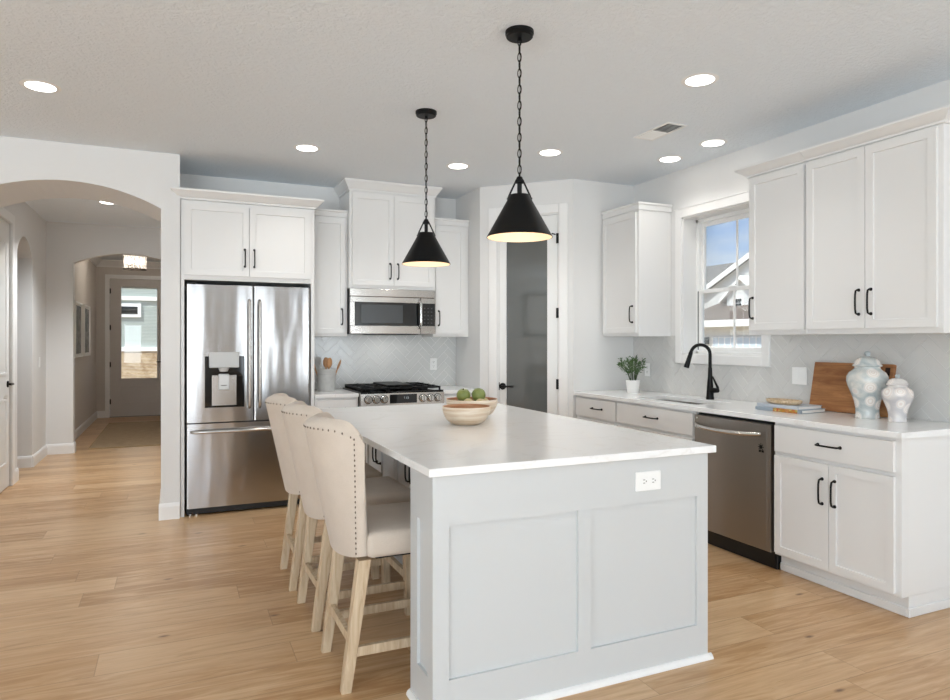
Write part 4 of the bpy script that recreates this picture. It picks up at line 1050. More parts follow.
# ================================================================== stools
def smooth01(t): t = max(0, min(1, t)); return t*t*(3-2*t)
def make_stool(label):
    s = thing('counter_stool', label, 'stool', (0, 0, 0), 0, 'counter stools along the island')
    # local origin under the back legs' midpoint; +x towards the island
    # upholstered back: dense sheet with an outline rounded at the top
    N_, Mv = 44, 34; HW = 0.235; zb, zt = 0.505, 1.036
    def outline(sv, tv):
        """sv in -1..1, tv in 0..1 -> y, z"""
        hw = HW*(1-0.06*(1-tv)**1.5) - 0.004*max(0, tv-0.75)*4
        top = zt - 0.010*abs(sv)**2.4 - 0.062*(1-math.sqrt(max(0, 1-(max(0, abs(sv)-0.66)/0.34)**2)))
        bot = zb + 0.02*abs(sv)**3
        return hw*sv, bot+(top-bot)*tv
    def spine(z):    # x of the rear face: leans away from the island towards the top
        t = (z-zb)/(zt-zb); return -0.012 - 0.116*t
    mb = MB(); bm = mb.bm; Rv, Fv = [], []
    for j in range(Mv+1):
        t = j/Mv; rr, ff = [], []
        for i in range(N_+1):
            sv = -1+2*i/N_; y, z = outline(sv, t)
            e = min((1-abs(sv))*HW, (1-t)*(zt-zb), t*(zt-zb)*1.0+0.012)
            rd = 0.014; k = 0 if e >= rd else rd-math.sqrt(max(rd*rd-(rd-e)**2, 0))
            wing = (0.058+0.105*t)*abs(sv)**2.0; thk = 0.058-(0.014+0.020*t)*abs(sv)**4
            x = spine(z)
            pill = 0.050*smooth01((1-abs(sv))*2.2)*smooth01((1-t)*3+0.25)*smooth01(t*4)
            # the padded top rises in front of the rear panel's seam
            lift = 0.020*smooth01((t-0.86)/0.14)*smooth01((1-abs(sv))*6.0)
            rr.append(bm.verts.new((x+k+wing, y, z))); ff.append(bm.verts.new((x+thk-k+wing+pill, y, z+lift)))
        Rv.append(rr); Fv.append(ff)
    for j in range(Mv):
        for i in range(N_):
            bm.faces.new((Rv[j][i], Rv[j+1][i], Rv[j+1][i+1], Rv[j][i+1])); bm.faces.new((Fv[j][i], Fv[j][i+1], Fv[j+1][i+1], Fv[j+1][i]))
    for j in range(Mv):
        bm.faces.new((Rv[j][0], Fv[j][0], Fv[j+1][0], Rv[j+1][0])); bm.faces.new((Rv[j+1][N_], Fv[j+1][N_], Fv[j][N_], Rv[j][N_]))
    for i in range(N_):
        bm.faces.new((Rv[Mv][i], Fv[Mv][i], Fv[Mv][i+1], Rv[Mv][i+1])); bm.faces.new((Rv[0][i+1], Fv[0][i+1], Fv[0][i], Rv[0][i]))
    bmesh.ops.recalc_face_normals(bm, faces=bm.faces[:])
    back = mb.build('backrest', M['linen'], s, True, 70)
    # nail heads follow the edge of the rear face
    mb = MB(); inset = 0.013
    def nail(sv, tv):
        y, z = outline(sv, tv); x = spine(z)+(0.058+0.105*tv)*abs(sv)**2.0
        mb.ball((x-0.0005, y, z), 0.0050, (0.6, 1, 1), 4)
    fs_ = 1-inset/HW
    for i in range(23): nail(fs_, 0.03+0.93*i/22); nail(-fs_, 0.03+0.93*i/22)
    for i in range(21): nail(0.965*fs_*(-1+2*i/20), 0.960)
    mb.build('trim_nails', plain('dark bronze nails', '#4a4038', 0.4, 0.7) if 'nail' not in M else M['nail'], back, True)
    # seat cushion
    mb = MB(); m = Matrix.Translation((0.285, 0, 0.560)); bm = mb.bm
    mb.box(0.075, 0.500, -0.232, 0.232, 0.512, 0.612, 0.026, 4)
    for v in bm.verts:
        if v.co.z > 0.59: v.co.z += 0.018*(1-(v.co.y/0.235)**2)*(1-((v.co.x-0.285)/0.215)**2)
    mb.build('seat', M['linen'], s, True, 60)
    mb = MB(); mb.box(0.12, 0.46, -0.19, 0.19, 0.500, 0.513); mb.build('seat_base', M['rubber'], s)
    LW = 0.0225
    def leg(tx, ty, bx, by, zt_):
        mb = MB()
        q = lambda x, y, z, h: [(x-h, y-h, z), (x+h, y-h, z), (x+h, y+h, z), (x-h, y+h, z)]
        mb.hexa(q(bx, by, 0, 0.0195), q(tx, ty, zt_, LW+0.003)); 
        es = [e for e in mb.bm.edges if abs((e.verts[0].co-e.verts[1].co).normalized().z) > 0.8]
        bmesh.ops.bevel(mb.bm, geom=es, offset=0.004, segments=2, affect='EDGES', profile=0.5)
        mb.build('leg', M['stoolwood'], s)
    for sy in (-1, 1):
        leg(0.070, sy*0.192, 0.0, sy*0.187, 0.508); leg(0.452, sy*0.192, 0.462, sy*0.192, 0.492)
    def at(z): return 0.070*z/0.508
    def bar(name, p, q_, hw=0.0105, hh=0.018):
        p = Vector(p); q_ = Vector(q_); dv = (q_-p).normalized(); u = dv.cross(Vector((0, 0, 1))).normalized()*hw; v = Vector((0, 0, hh))
        mb = MB(); mb.hexa([p-u-v, p+u-v, p+u+v, p-u+v], [q_-u-v, q_+u-v, q_+u+v, q_-u+v]); mb.build(name, M['stoolwood'], s)
    for sy in (-1, 1): bar('side_stretcher', (at(0.15)+0.018, sy*0.189, 0.150), (0.440, sy*0.192, 0.150))
    bar('rear_stretcher', (at(0.19), -0.172, 0.190), (at(0.19), 0.172, 0.190)); bar('footrest', (0.455, -0.174, 0.19), (0.455, 0.174, 0.19))
    return s
M['nail'] = plain('antique bronze nails', '#74675a', 0.4, 0.7)
st = make_stool('cream linen counter stool nearest the panelled end of the island')
copies = [st, copy_tree(st), copy_tree(st)]
copies[1]['label'] = 'middle cream linen counter stool of the three at the island'
copies[2]['label'] = 'cream linen counter stool closest to the refrigerator'
for s_, (x, y, a) in zip(copies, ((0.603, 2.765, 0.0), (0.600, 3.370, 0.012), (0.588, 3.940, -0.015))):
    s_.location = (x, y, 0); s_.rotation_euler = (0, 0, a)

# ================================================================== ceiling fittings
def downlight(x, y, label, power=24, colr=(1, 0.97, 0.93)):
    o = thing('recessed_light', label, 'ceiling light', (x, y, CZ), 0, 'recessed ceiling lights')
    mb = MB(); mb.lathe([(0.072, -0.003), (0.098, -0.001), (0.100, -0.0002), (0.072, -0.0002)], 36, cap=False); mb.build('trim_ring', M['plastic'], o, True)
    mb = MB(); mb.lathe([(0, -0.0045), (0.074, -0.0045), (0.076, -0.002), (0, -0.002)], 36); mb.build('lens', M['downlight'], o)
    ld = bpy.data.lights.new('downlight_lamp', 'SPOT'); ld.energy = power; ld.spot_size = math.radians(130); ld.spot_blend = 0.8; ld.shadow_soft_size = 0.07; ld.color = colr
    lo = bpy.data.objects.new('downlight_lamp', ld); C.objects.link(lo); lo.parent = o; lo.location = (0, 0, -0.02)
for x, y, lb in ((-0.69, 4.43, 'round recessed ceiling light in front of the hall arch'), (0.891, 5.04, 'round recessed ceiling light in front of the refrigerator cabinet'),
        (2.109, 5.054, 'round recessed ceiling light in front of the tallest wall cabinet'), (2.595, 4.407, 'round recessed ceiling light in front of the pantry door'),
        (2.624, 2.848, 'largest recessed ceiling light, nearest the ceiling vent and sink cabinets'), (3.548, 4.18, 'round recessed ceiling light above the window, nearer the corner'),
        (3.545, 3.715, 'round recessed ceiling light above the window, nearer the long cabinets')):
    downlight(x, y, lb, 9 if x > 3.4 else 24)
downlight(-0.632, 7.85, 'round recessed ceiling light in the hall', 200, (0.93, 0.97, 1.0))
# vent register
v = thing('ceiling_vent', 'white slotted air vent in the ceiling', 'vent', (3.015, 3.655, CZ))
mb = MB(); mb.box(-0.085, 0.085, -0.18, -0.162, -0.006, 0, 0.002); mb.box(-0.085, 0.085, 0.162, 0.18, -0.006, 0, 0.002); mb.box(-0.085, -0.066, -0.162, 0.162, -0.006, 0, 0.002); mb.box(0.066, 0.085, -0.162, 0.162, -0.006, 0, 0.002); mb.build('frame', M['plastic'], v)
mb = MB(); mb.box(-0.066, 0.066, -0.162, 0.162, -0.0012, -0.0003); mb.build('duct_opening', plain('dark duct', '#2b2b2b', 0.8), v)
mb = MB()
for k in range(15):
    y = -0.150+k*0.0215; s_ = 0.006 if y > 0 else -0.006
    mb.hexa([(-0.066, y-0.003, -0.0015), (0.066, y-0.003, -0.0015), (0.066, y-0.001, -0.0015), (-0.066, y-0.001, -0.0015)], [(-0.066, y-0.003+s_, -0.0075), (0.066, y-0.003+s_, -0.0075), (0.066, y-0.001+s_, -0.0075), (-0.066, y-0.001+s_, -0.0075)])
mb.build('louvres', M['plastic'], v)

# pendants
def make_pendant(label):
    p = thing('pendant_lamp', label, 'lamp', (0, 0, CZ), 0, 'black cone pendants above the island')
    z = lambda h: h-CZ
    mb = MB(); mb.lathe([(0, 0), (0.066, 0), (0.066, -0.014), (0.062, -0.018), (0.062, -0.026), (0.058, -0.030), (0, -0.030)], 36); mb.tube([(0, 0, -0.03), (0, 0, -0.045)], 0.008, 10); mb.build('canopy', M['black_matte'], p, True)
    # chain
    mb = MB(); zt_, zb_ = z(2.745), z(2.115); pitch = 0.0355; n = int((zt_-zb_)/pitch)
    pitch = (zt_-zb_)/n
    for k in range(n+1):
        zc_ = zt_-k*pitch; pts = []
        for i in range(14):
            a = 2*PI*i/14; u = 0.0085*math.cos(a); vv = 0.0225*math.sin(a)*(1-0.12*math.cos(a)**2)
            c45 = math.sqrt(0.5); pts.append((u*c45, u*c45, zc_+vv) if k % 2 else (u*c45, -u*c45, zc_+vv))
        mb.tube(pts, 0.0024, 6, closed=True)
    mb.tube([(0.003, 0, zt_), (0.004, 0.002, (zt_+zb_)/2), (0.002, 0, zb_)], 0.0018, 6)
    mb.build('chain', M['black_matte'], p, True)
    mb = MB(); mb.lathe([(0, z(2.118)), (0.012, z(2.118)), (0.016, z(2.108)), (0.022, z(2.100)), (0.022, z(2.090)), (0.008, z(2.086)), (0, z(2.086))], 20); mb.tube([(0, 0, z(2.09)), (0, 0, z(2.02))], 0.011, 12); mb.build('hanger', M['black_matte'], p, True)
    for k in range(2):
        a = -0.46+PI*k; ca, sa = math.cos(a), math.sin(a)
        mb = MB(); mb.tube([(0.016*ca, 0.016*sa, z(2.098)), (0.022*ca, 0.022*sa, z(2.088)), (0.049*ca, 0.049*sa, z(2.030)), (0.0525*ca, 0.0525*sa, z(2.012))], 0.0042, 8); mb.ball((0.0535*ca, 0.0535*sa, z(2.018)), 0.006, n=6); mb.build('strap', M['black_matte'], p, True)
    mb = MB(); mb.lathe([(0.0, z(2.034)), (0.046, z(2.034)), (0.047, z(2.028)), (0.151, z(1.842)), (0.152, z(1.838)), (0.1505, z(1.838)), (0.0445, z(2.026)), (0.0, z(2.030))], 56)
    sh = mb.build('shade', M['black_matte'], p, True, 30)
    mb = MB(); mb.lathe([(0.1495, z(1.8385)), (0.0435, z(2.0255)), (0.0, z(2.0275))], 56, cap=False); mb.build('shade_lining', M['shade_in'], sh, True, 30)
    mb = MB(); mb.lathe([(0, z(2.02)), (0.017, z(2.02)), (0.017, z(1.975)), (0, z(1.975))], 16); sk = mb.build('socket', M['black_matte'], p, True)
    mb = MB(); mb.ball((0, 0, z(1.940)), 0.024, (1, 1, 1.25), 10); mb.build('bulb', M['bulb'], sk, True)
    ld = bpy.data.lights.new('pendant_bulb', 'POINT'); ld.energy = 0.8; ld.color = (1, 0.72, 0.48); ld.shadow_soft_size = 0.02
    lo = bpy.data.objects.new('pendant_bulb', ld); C.objects.link(lo); lo.parent = p; lo.location = (0, 0, z(1.895))
    return p
p1 = make_pendant('black cone pendant lamp over the near end of the island'); p1.location = (1.452, 2.742, CZ)
p2 = copy_tree(p1); p2['label'] = 'black cone pendant lamp over the island end by the range'; p2.location = (1.428, 3.938, CZ)

# entry ceiling light
e_ = thing('entry_light', 'drum ceiling light with clear glass and candle bulbs in the entry', 'ceiling light', (-0.565, 11.5, CZ))
z = lambda h: h-CZ
M['bronze'] = plain('dark bronze', '#3a2f27', 0.4, 0.8)
mb = MB(); mb.lathe([(0, 0), (0.07, 0), (0.065, -0.02), (0.02, -0.03), (0, -0.03)], 24); mb.tube([(0, 0, -0.03), (0, 0, z(2.46))], 0.008, 8); mb.build('stem', M['bronze'], e_, True)
mb = MB()
for zz in (2.452, 2.686): mb.lathe([(0.160, z(zz)), (0.166, z(zz)), (0.166, z(zz+0.010)), (0.160, z(zz+0.010))], 36, cap=False); 
for k in range(2):
    a = PI*k/2+0.4; mb.tube([(0.163*math.cos(a), 0.163*math.sin(a), z(2.462)), (-0.163*math.cos(a), -0.163*math.sin(a), z(2.462))], 0.005, 6); mb.tube([(0.163*math.cos(a), 0.163*math.sin(a), z(2.687)), (-0.163*math.cos(a), -0.163*math.sin(a), z(2.687))], 0.005, 6)
for k in range(4):
    a = PI*k/2+0.4; mb.tube([(0.164*math.cos(a), 0.164*math.sin(a), z(2.46)), (0.164*math.cos(a), 0.164*math.sin(a), z(2.69))], 0.0045, 6)
mb.build('frame', M['bronze'], e_)
mb = MB(); mb.lathe([(0.158, z(2.465)), (0.158, z(2.684))], 40, cap=False); mb.build('glass_drum', M['hazy'], e_, True)
M['candle'] = emit('entry bulb', (1, 0.86, 0.68, 1), 7)
for k in range(4):
    a = PI*k/2+0.4+PI/4; x_, y_ = 0.085*math.cos(a), 0.085*math.sin(a)
    mb = MB(); mb.lathe([(0, z(2.462)), (0.012, z(2.462)), (0.012, z(2.535)), (0, z(2.535))], 12, Matrix.Translation((x_, y_, 0))); mb.tube([(x_, y_, z(2.468)), (0, 0, z(2.468))], 0.004, 6); ho = mb.build('candle_holder', M['bronze'], e_)
    mb = MB(); mb.ball((x_, y_, z(2.572)), 0.021, (1, 1, 1.8), 8); mb.build('bulb', M['candle'], ho, True)
ld = bpy.data.lights.new('entry_lamp', 'POINT'); ld.energy = 16; ld.color = (1, 0.90, 0.78); ld.shadow_soft_size = 0.1
lo = bpy.data.objects.new('entry_lamp', ld); C.objects.link(lo); lo.parent = e_; lo.location = (0, 0, z(2.575))

# ================================================================== things on the counters
def bowl(label, loc, R, h, fr=0.5, group=None):
    b = thing('wooden_bowl', label, 'bowl', loc)
    rb = R*fr
    outp = [(0, 0), (rb, 0), (rb+0.006, 0.004)]+[(rb+(R-rb)*math.sin(PI/2*t)**0.9, 0.004+(h-0.004)*(1-math.cos(PI/2*t))**0.85) for t in [i/10 for i in range(1, 11)]]
    inp = [(max(r_-0.008, 0.0), z_+0.008) for r_, z_ in outp[3:-1]][::-1]
    mb = MB(); mb.lathe(outp+[(R-0.003, h+0.003)], 48, cap=False); mb.build('outer_wall', M['bowlwood'], b, True, 50)
    mb = MB(); mb.lathe([(R-0.003, h+0.003), (R-0.008, h)]+inp+[(rb*0.7, 0.010), (0, 0.009)], 48, cap=False); mb.build('inner_wall', M['bowlin'], b, True, 50)
    return b
bowl('pale wooden bowl in front on the island counter', (1.428, 3.305, 0.914), 0.130, 0.094, 0.50)
B2 = (1.590, 3.600)
bowl('larger wooden bowl holding green fruit on the island counter', (B2[0], B2[1], 0.914), 0.152, 0.104, 0.52)
def fruit_mat(name, a, b):
    m, n, l, p = new_mat(name); g = G(m); o = g.obj()
    l.new(g.mix(g.noise(o, 30, 3), a, b), p.inputs['Base Color']); p.inputs['Roughness'].default_value = 0.4; return m
M['greenfruit'] = fruit_mat('green fruit skin', '#66763a', '#8f9856'); M['tanfruit'] = fruit_mat('tan fruit skin', '#b3a26b', '#d6c79a')
def fruit(label, loc, r_, mat, tilt, grp, nm):
    f = thing(nm, label, 'fruit', loc, 0, grp)
    mb = MB(); pr = [(0, -0.86), (0.22, -0.93), (0.55, -0.84), (0.85, -0.52), (0.99, -0.05), (0.95, 0.32), (0.76, 0.68), (0.45, 0.88), (0.18, 0.90), (0, 0.80)]
    Mx = Matrix.Rotation(tilt[0], 4, 'X') @ Matrix.Rotation(tilt[1], 4, 'Y')
    # refine the profile for a smooth skin
    pts = []
    for (a, b), (c_, d_) in zip(pr, pr[1:]):
        for k in range(3): pts.append((a+(c_-a)*k/3, b+(d_-b)*k/3))
    pts.append(pr[-1])
    mb.lathe([(a*r_, b*r_) for a, b in pts], 24, Mx); mb.build('flesh', mat, f, True, 80)
    mb = MB(); mb.tube([Mx @ Vector((0, 0, 0.80*r_)), Mx @ Vector((0.004, 0, 1.05*r_))], 0.0022, 6); mb.build('stem', M['stoolwood'] if mat is M['tanfruit'] else M['bronze'], f)
fz = 0.914
for (dx_, dy_, zz, lb) in ((-0.047, -0.046, 0.057, 'tan fruit low in the larger wooden bowl under the first green one'), (0.018, -0.072, 0.056, 'tan fruit low in the larger wooden bowl at the front middle'), (0.066, -0.012, 0.056, 'tan fruit low in the larger wooden bowl towards the sink')):
    fruit(lb, (B2[0]+dx_, B2[1]+dy_-0.012, fz+zz+0.022), 0.036, M['tanfruit'], (0.5, 0.3), 'tan fruit in the bowl', 'tan_fruit')
fruit('tan fruit at the back of the larger wooden bowl', (B2[0]-0.012, B2[1]+0.052, fz+0.062), 0.036, M['tanfruit'], (0.2, -0.3), 'tan fruit in the bowl', 'tan_fruit')
fruit('green fruit on top of the wooden bowl, nearer the stools', (B2[0]-0.048, B2[1]+0.012, fz+0.126), 0.042, M['greenfruit'], (0.25, -0.2), 'green fruit in the bowl', 'green_apple')
fruit('green fruit on top of the wooden bowl, nearer the sink', (B2[0]+0.038, B2[1]-0.012, fz+0.128), 0.042, M['greenfruit'], (-0.5, 0.35), 'green fruit in the bowl', 'green_apple')

# utensil crock beside the range
CX, CY = 1.235, 6.02
c = thing('utensil_crock', 'grey ceramic utensil crock on the counter beside the refrigerator', 'crock', (CX, CY, 0.914))
M['ceramic'] = fruit_mat('grey glazed ceramic', '#b5b5b3', '#cfcfcc')
mb = MB(); mb.lathe([(0, 0), (0.076, 0), (0.080, 0.004), (0.081, 0.18), (0.083, 0.19), (0.080, 0.196), (0.075, 0.19), (0.073, 0.012), (0, 0.010)], 40); mb.build('pot', M['ceramic'], c, True)
mb = MB(); mb.lathe([(0.0812, 0.150), (0.0835, 0.154), (0.0835, 0.160), (0.0812, 0.164)], 40, cap=False); mb.build('rim_band', M['ceramic'], c, True)
def spoon(label, dx, dy, lx, ly, ln, hw, name='wooden_spoon'):
    s = thing(name, label, 'utensil', (CX+dx, CY+dy, 0.926), 0, 'wooden utensils in the crock')
    dv = Vector((lx, ly, 1)).normalized()
    mb = MB(); mb.tube([Vector((0, 0, 0.002)), dv*ln*0.5, dv*ln*0.72], [0.006, 0.0055, 0.006], 8); mb.build('handle', M['spoonwood'], s, True)
    mb = MB(); mb.ball((0, 0, 0), 1, (hw, 0.010, 0.048), 10)
    q = dv.to_track_quat('Z', 'Y').to_matrix().to_4x4(); bmesh.ops.transform(mb.bm, matrix=Matrix.Translation(dv*(ln*0.72+0.036)) @ q, verts=mb.bm.verts[:]); mb.build('head', M['spoonwood'], s, True)
spoon('wooden spoon leaning out of the crock on the refrigerator side', -0.035, 0.0, -0.34, 0.05, 0.275, 0.026)
spoon('broad wooden spoon standing in the middle of the crock', 0.0, -0.03, 0.06, -0.12, 0.285, 0.031)
spoon('wooden spatula upright at the back of the crock', 0.005, 0.035, 0.02, 0.12, 0.285, 0.027, 'wooden_spatula')
spoon('slim wooden spoon leaning out of the crock towards the range', 0.035, 0.01, 0.38, 0.05, 0.275, 0.018)

# potted plant
PX, PY = 3.60, 4.715
c = thing('potted_plant', 'small leafy green plant in a white pot by the sink', 'plant', (PX, PY, 0.914))
mb = MB(); mb.lathe([(0, 0), (0.046, 0), (0.048, 0.003), (0.060, 0.104), (0.0605, 0.110), (0.056, 0.110), (0.053, 0.09), (0, 0.088)], 36); mb.build('pot', plain('white glazed pot', '#f3f2ef', 0.3), c, True)
mb = MB(); mb.lathe([(0, 0.089), (0.0535, 0.090)], 24, cap=False); mb.build('soil', plain('dark soil', '#3b2c20', 0.95), c)
M['leaf'] = fruit_mat('leaf green', '#33502a', '#5d7c42'); M['leafdark'] = fruit_mat('dark stem green', '#3a4a2a', '#4c5f35')
rng = random.Random(5)
stems = MB(); leaves = MB()
for k in range(26):
    a = rng.uniform(0, 2*PI); sp_ = rng.uniform(0.05, 0.145) if k > 5 else rng.uniform(0.01, 0.05); hgt = rng.uniform(0.13, 0.20)*(1.15-sp_*1.5)
    p0 = Vector((0.02*math.cos(a), 0.02*math.sin(a), 0.085)); p3 = Vector((sp_*math.cos(a), sp_*math.sin(a), 0.10+hgt)); p1_ = p0*0.7+p3*0.3+Vector((0, 0, 0.04))
    path = [p0, p1_, p0*0.2+p3*0.8+Vector((0, 0, 0.012)), p3]
    stems.tube(path, [0.002, 0.0018, 0.0014, 0.0008], 5)
    for i in range(15):
        t = 0.28+0.72*i/14; seg_ = min(int(t*3), 2); u_ = t*3-seg_; q = path[seg_].lerp(path[seg_+1], u_); dv = (path[seg_+1]-path[seg_]).normalized()
        side = dv.cross(Vector((rng.uniform(-1, 1), rng.uniform(-1, 1), rng.uniform(-0.4, 0.4)))).normalized()
        ln = rng.uniform(0.022, 0.040); d2 = (dv*0.75+side*0.85).normalized(); wd = d2.cross(dv).normalized()*0.0055; up = d2.cross(wd).normalized()*0.002
        vs4 = [leaves.bm.verts.new(v_) for v_ in (q, q+d2*ln*0.5+wd+up, q+d2*ln, q+d2*ln*0.5-wd+up)]; mid_ = leaves.bm.verts.new(q+d2*ln*0.5-up)
        for j in range(4): leaves.bm.faces.new((vs4[j], vs4[(j+1) % 4], mid_))
stems.build('stems', M['leafdark'], c); leaves.build('leaves', M['leaf'], c)

# ginger jars
def jar_mat(name, tints, sc, flower):
    m, n, l, p = new_mat(name); g = G(m); o = g.obj()
    base = g.ramp(g.noise(o, 9, 4, 0.6, 0.8), [(0.32, tints[0]), (0.5, tints[1]), (0.66, tints[2])])
    vo = n.new('ShaderNodeTexVoronoi'); vo.inputs['Scale'].default_value = sc; vo.inputs['Randomness'].default_value = 0.45; l.new(o, vo.inputs['Vector'])
    f_ = g.ramp(vo.outputs['Distance'], [(0.36, (1, 1, 1, 1)), (0.47, (0, 0, 0, 1))])
    sw = g.math('SINE', g.math('MULTIPLY', vo.outputs['Distance'], 55.0))
    fl = g.mix(g.math('MULTIPLY', g.math('ADD', sw, 1.0), 0.28), '#eeebe6', flower)
    l.new(g.mix(f_, base, fl), p.inputs['Base Color']); p.inputs['Roughness'].default_value = 0.18; p.inputs['Coat Weight'].default_value = 0.4; return m
def ginger_jar(label, loc, S, wf, mat):
    c = thing('ginger_jar', label, 'jar', loc)
    pr = [(0, 0), (0.066, 0), (0.069, 0.006), (0.066, 0.03), (0.066, 0.06), (0.074, 0.105), (0.092, 0.155), (0.110, 0.200), (0.117, 0.230), (0.115, 0.255), (0.102, 0.280), (0.078, 0.298), (0.072, 0.306), (0.072, 0.316), (0, 0.316)]
    pts = []
    for (a, b), (c_, d_) in zip(pr, pr[1:]):
        for k in range(3): pts.append((a+(c_-a)*k/3, b+(d_-b)*k/3))
    pts.append(pr[-1])
    mb = MB(); mb.lathe([(a*S*wf, b*S) for a, b in pts], 48); mb.build('body', mat, c, True, 60)
    mb = MB(); mb.lathe([(a*S*wf, b*S) for a, b in [(0, 0.3165), (0.080, 0.3165), (0.084, 0.321), (0.081, 0.326), (0.074, 0.331), (0.072, 0.345), (0.060, 0.362), (0.036, 0.374), (0.016, 0.378), (0, 0.378)]], 48); ld_ = mb.build('lid', mat, c, True, 60)
    mb = MB(); mb.lathe([(a*S*wf, b*S) for a, b in [(0, 0.377), (0.014, 0.377), (0.012, 0.384), (0.019, 0.392), (0.018, 0.402), (0.008, 0.409), (0, 0.410)]], 20); mb.build('knob', M['knobglaze'], ld_, True, 60)
M['knobglaze'] = fruit_mat('blue grey glaze', '#8f9a9f', '#c3cacb')
ginger_jar('large blue floral ginger jar with lid in front of the cutting board', (3.655, 2.612, 0.914), 0.945, 0.98, jar_mat('blue floral glaze', ('#a0abae', '#c0c5c3', '#dad7d0'), 12.5, '#d5c3b4'))
ginger_jar('small lilac floral ginger jar with lid', (3.640, 2.425, 0.914), 0.64, 1.05, jar_mat('lilac floral glaze', ('#c0bcbf', '#d1ccca', '#dedad4'), 13, '#d9c3ba'))
# cutting board leaning on the wall; local x towards the viewer along the wall, leaning back
c = thing('cutting_board', 'brown teak cutting board leaning on the tile behind the jars', 'board', (3.772, 3.105, 0.9175), -PI/2)
mb = MB(); bm = mb.bm
mb.box(0.0, 0.535, 0, 0.026, 0, 0.312, 0.006, 3)
o = mb.build('board', M['boardwood'], c); o.rotation_euler = (-0.19, 0, 0)
mb = MB(); mb.box(0.485, 0.515, -0.001, 0.0005, 0.235, 0.29, 0.0)
o = mb.build('finger_slot', plain('dark slot', '#2c1a0e', 0.8), c); o.rotation_euler = (-0.19, 0, 0)

# books and tray
def book(label, loc, rotz, L_b, W_b, T_b, cover, spine=None):
    b = thing('book', label, 'book', loc, rotz, 'cookbooks by the cutting board')
    mb = MB(); mb.box(0, L_b, 0, W_b, 0, 0.003, 0.001); mb.box(0, L_b, 0, W_b, T_b-0.003, T_b, 0.001); mb.box(0, L_b, 0, 0.003, 0.003, T_b-0.003); mb.build('cover', cover, b)
    mb = MB(); mb.box(0.004, L_b-0.004, 0.003, W_b-0.005, 0.003, T_b-0.003); mb.build('pages', M['paper'], b)
    return b
M['paper'] = plain('paper', '#f0ece4', 0.8)
def cover_mat():
    m, n, l, p = new_mat('colourful cover'); g = G(m); o = g.obj(); x, y, z = g.sep(o)
    vo = n.new('ShaderNodeTexVoronoi'); vo.inputs['Scale'].default_value = 45; l.new(o, vo.inputs['Vector'])
    r_ = g.ramp(g.white(vo.outputs['Position']), [(0.0, '#a83a2c'), (0.3, '#c9782f'), (0.5, '#7c8a3c'), (0.7, '#d8b46a'), (1.0, '#8c3f33')])
    f_ = g.math('MULTIPLY', g.math('GREATER_THAN', x, 0.13), g.math('LESS_THAN', x, 0.30))
    l.new(g.mix(f_, '#97a2ad', r_), p.inputs['Base Color']); p.inputs['Roughness'].default_value = 0.35; return m
book('lower cookbook of the stack with colourful photo on its spine', (3.45, 3.24, 0.9145), -PI/2+0.10, 0.33, 0.24, 0.022, cover_mat())
book('upper pale grey cookbook on the stack by the cutting board', (3.47, 3.245, 0.9370), -PI/2+0.03, 0.31, 0.22, 0.020, plain('pale grey cover', '#bfc5cd', 0.35))
t_ = thing('tray', 'small oval woven tray lying on the cookbooks', 'tray', (3.565, 3.115, 0.9575), 0.05)
mb = MB(); mb.lathe([(0, 0), (0.80, 0), (0.95, 0.08), (1.0, 0.24), (0.97, 0.30), (0.9, 0.24), (0.7, 0.13), (0, 0.10)], 40, Matrix.Diagonal((0.070, 0.125, 0.085, 1))); mb.build('dish', M['traywood'], t_, True, 50)
mb = MB(); pts = [(0.066*math.cos(2*PI*i/32), 0.121*math.sin(2*PI*i/32), 0.0235) for i in range(32)]; mb.tube(pts, 0.004, 6, closed=True); mb.build('rim', M['traywood'], t_, True)

# ================================================================== hall and entry
def rug_mat():
    m, n, l, p = new_mat('woven jute'); g = G(m); o = g.obj(); x, y, z = g.sep(o)
    w_ = g.math('SINE', g.math('MULTIPLY', y, 260.0)); nz_ = g.noise(g.scale(o, (3, 30, 1)), 3, 4)
    l.new(g.ramp(nz_, [(0.3, '#8f7759'), (0.7, '#b59c7b')]), p.inputs['Base Color']); p.inputs['Roughness'].default_value = 0.95
    l.new(g.bump(w_, 0.4, 0.004), p.inputs['Normal']); return m
r = thing('rug', 'woven jute rug on the entry floor before the front door', 'rug', (-0.50, 11.10, 0))
mb = MB(); mb.box(-0.49, 0.49, -1.44, 1.44, 0.0005, 0.009, 0.003); mb.build('pile', rug_mat(), r)
mb = MB()
for a, b, e_2, f2 in ((-0.50, -0.485, -1.45, 1.45), (0.485, 0.50, -1.45, 1.45), (-0.485, 0.485, -1.45, -1.435), (-0.485, 0.485, 1.435, 1.45)): mb.box(a, b, e_2, f2, 0.0005, 0.011, 0.003)
mb.build('binding', plain('tan binding', '#a08763', 0.9), r)
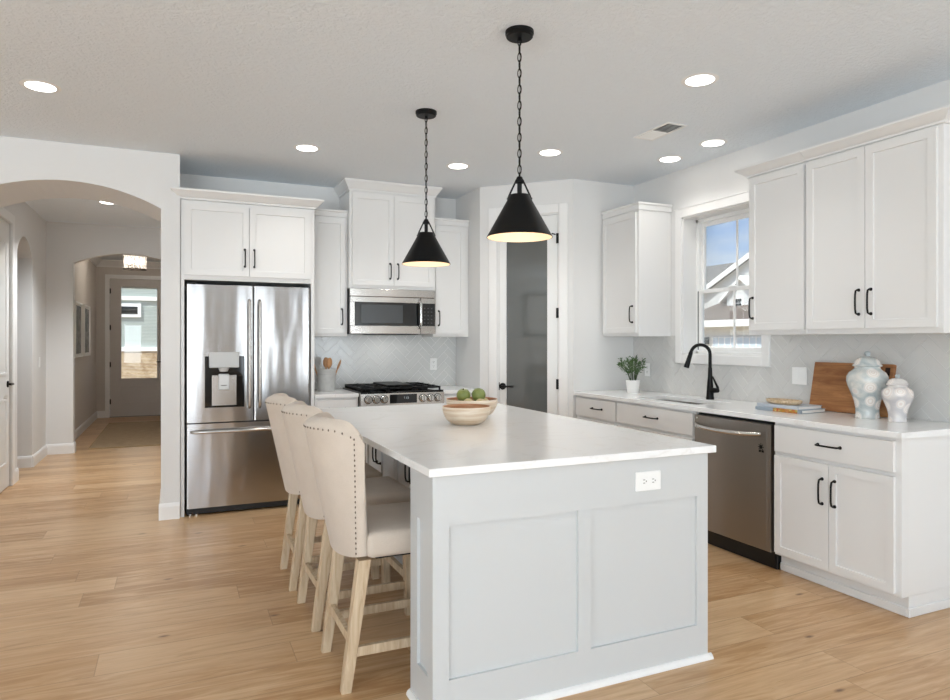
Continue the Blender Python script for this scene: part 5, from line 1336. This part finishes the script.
def art_mat(name, seed):
    m, n, l, p = new_mat(name); g = G(m); o = g.obj()
    l.new(g.ramp(g.noise(g.scale(o, (1, 1, 1)), 6+seed, 4, 0.6, 1.0), [(0.35, '#2c2b2a'), (0.5, '#565350'), (0.65, '#8f8b86')]), p.inputs['Base Color']); p.inputs['Roughness'].default_value = 0.5; return m
for y_, lb, sd_ in ((10.99, 'framed grey artwork on the entry wall, nearer the kitchen', 0), (11.97, 'framed grey artwork on the entry wall, nearer the front door', 2)):
    a_ = thing('framed_picture', lb, 'picture', (-1.27, y_, 1.52), PI/2, 'framed pictures in the entry'); hw_, hh_ = 0.375, 0.39
    mb = MB(); mb.box(-hw_, hw_, -0.008, -0.001, -hh_, hh_); mb.build('mat_board', plain('white mat', '#efeeec', 0.7), a_)
    mb = MB(); t = 0.025
    mb.box(-hw_, -hw_+t, -0.028, -0.001, -hh_, hh_, 0.002); mb.box(hw_-t, hw_, -0.028, -0.001, -hh_, hh_, 0.002); mb.box(-hw_+t, hw_-t, -0.028, -0.001, hh_-t, hh_, 0.002); mb.box(-hw_+t, hw_-t, -0.028, -0.001, -hh_, -hh_+t, 0.002); mb.build('frame', M['plastic'], a_)
    mb = MB(); mb.box(-hw_+0.05, hw_-0.05, -0.0095, -0.008, -hh_+0.05, hh_-0.05); mb.build('artwork', art_mat('grey artwork', sd_), a_)
# picture on the living-room side wall, seen reflected in the pantry pane
a_ = thing('framed_picture', 'framed picture reflected in the dark pantry pane', 'picture', (-4.998, 0.80, 1.95), PI/2); hw_, hh_ = 0.34, 0.48
mb = MB(); mb.box(-hw_, hw_, -0.008, -0.001, -hh_, hh_); mb.build('mat_board', plain('cream mat', '#e6e4e0', 0.7), a_)
mb = MB(); t = 0.05
mb.box(-hw_, -hw_+t, -0.03, -0.001, -hh_, hh_, 0.002); mb.box(hw_-t, hw_, -0.03, -0.001, -hh_, hh_, 0.002); mb.box(-hw_+t, hw_-t, -0.03, -0.001, hh_-t, hh_, 0.002); mb.box(-hw_+t, hw_-t, -0.03, -0.001, -hh_, -hh_+t, 0.002); mb.build('frame', M['bronze'], a_)
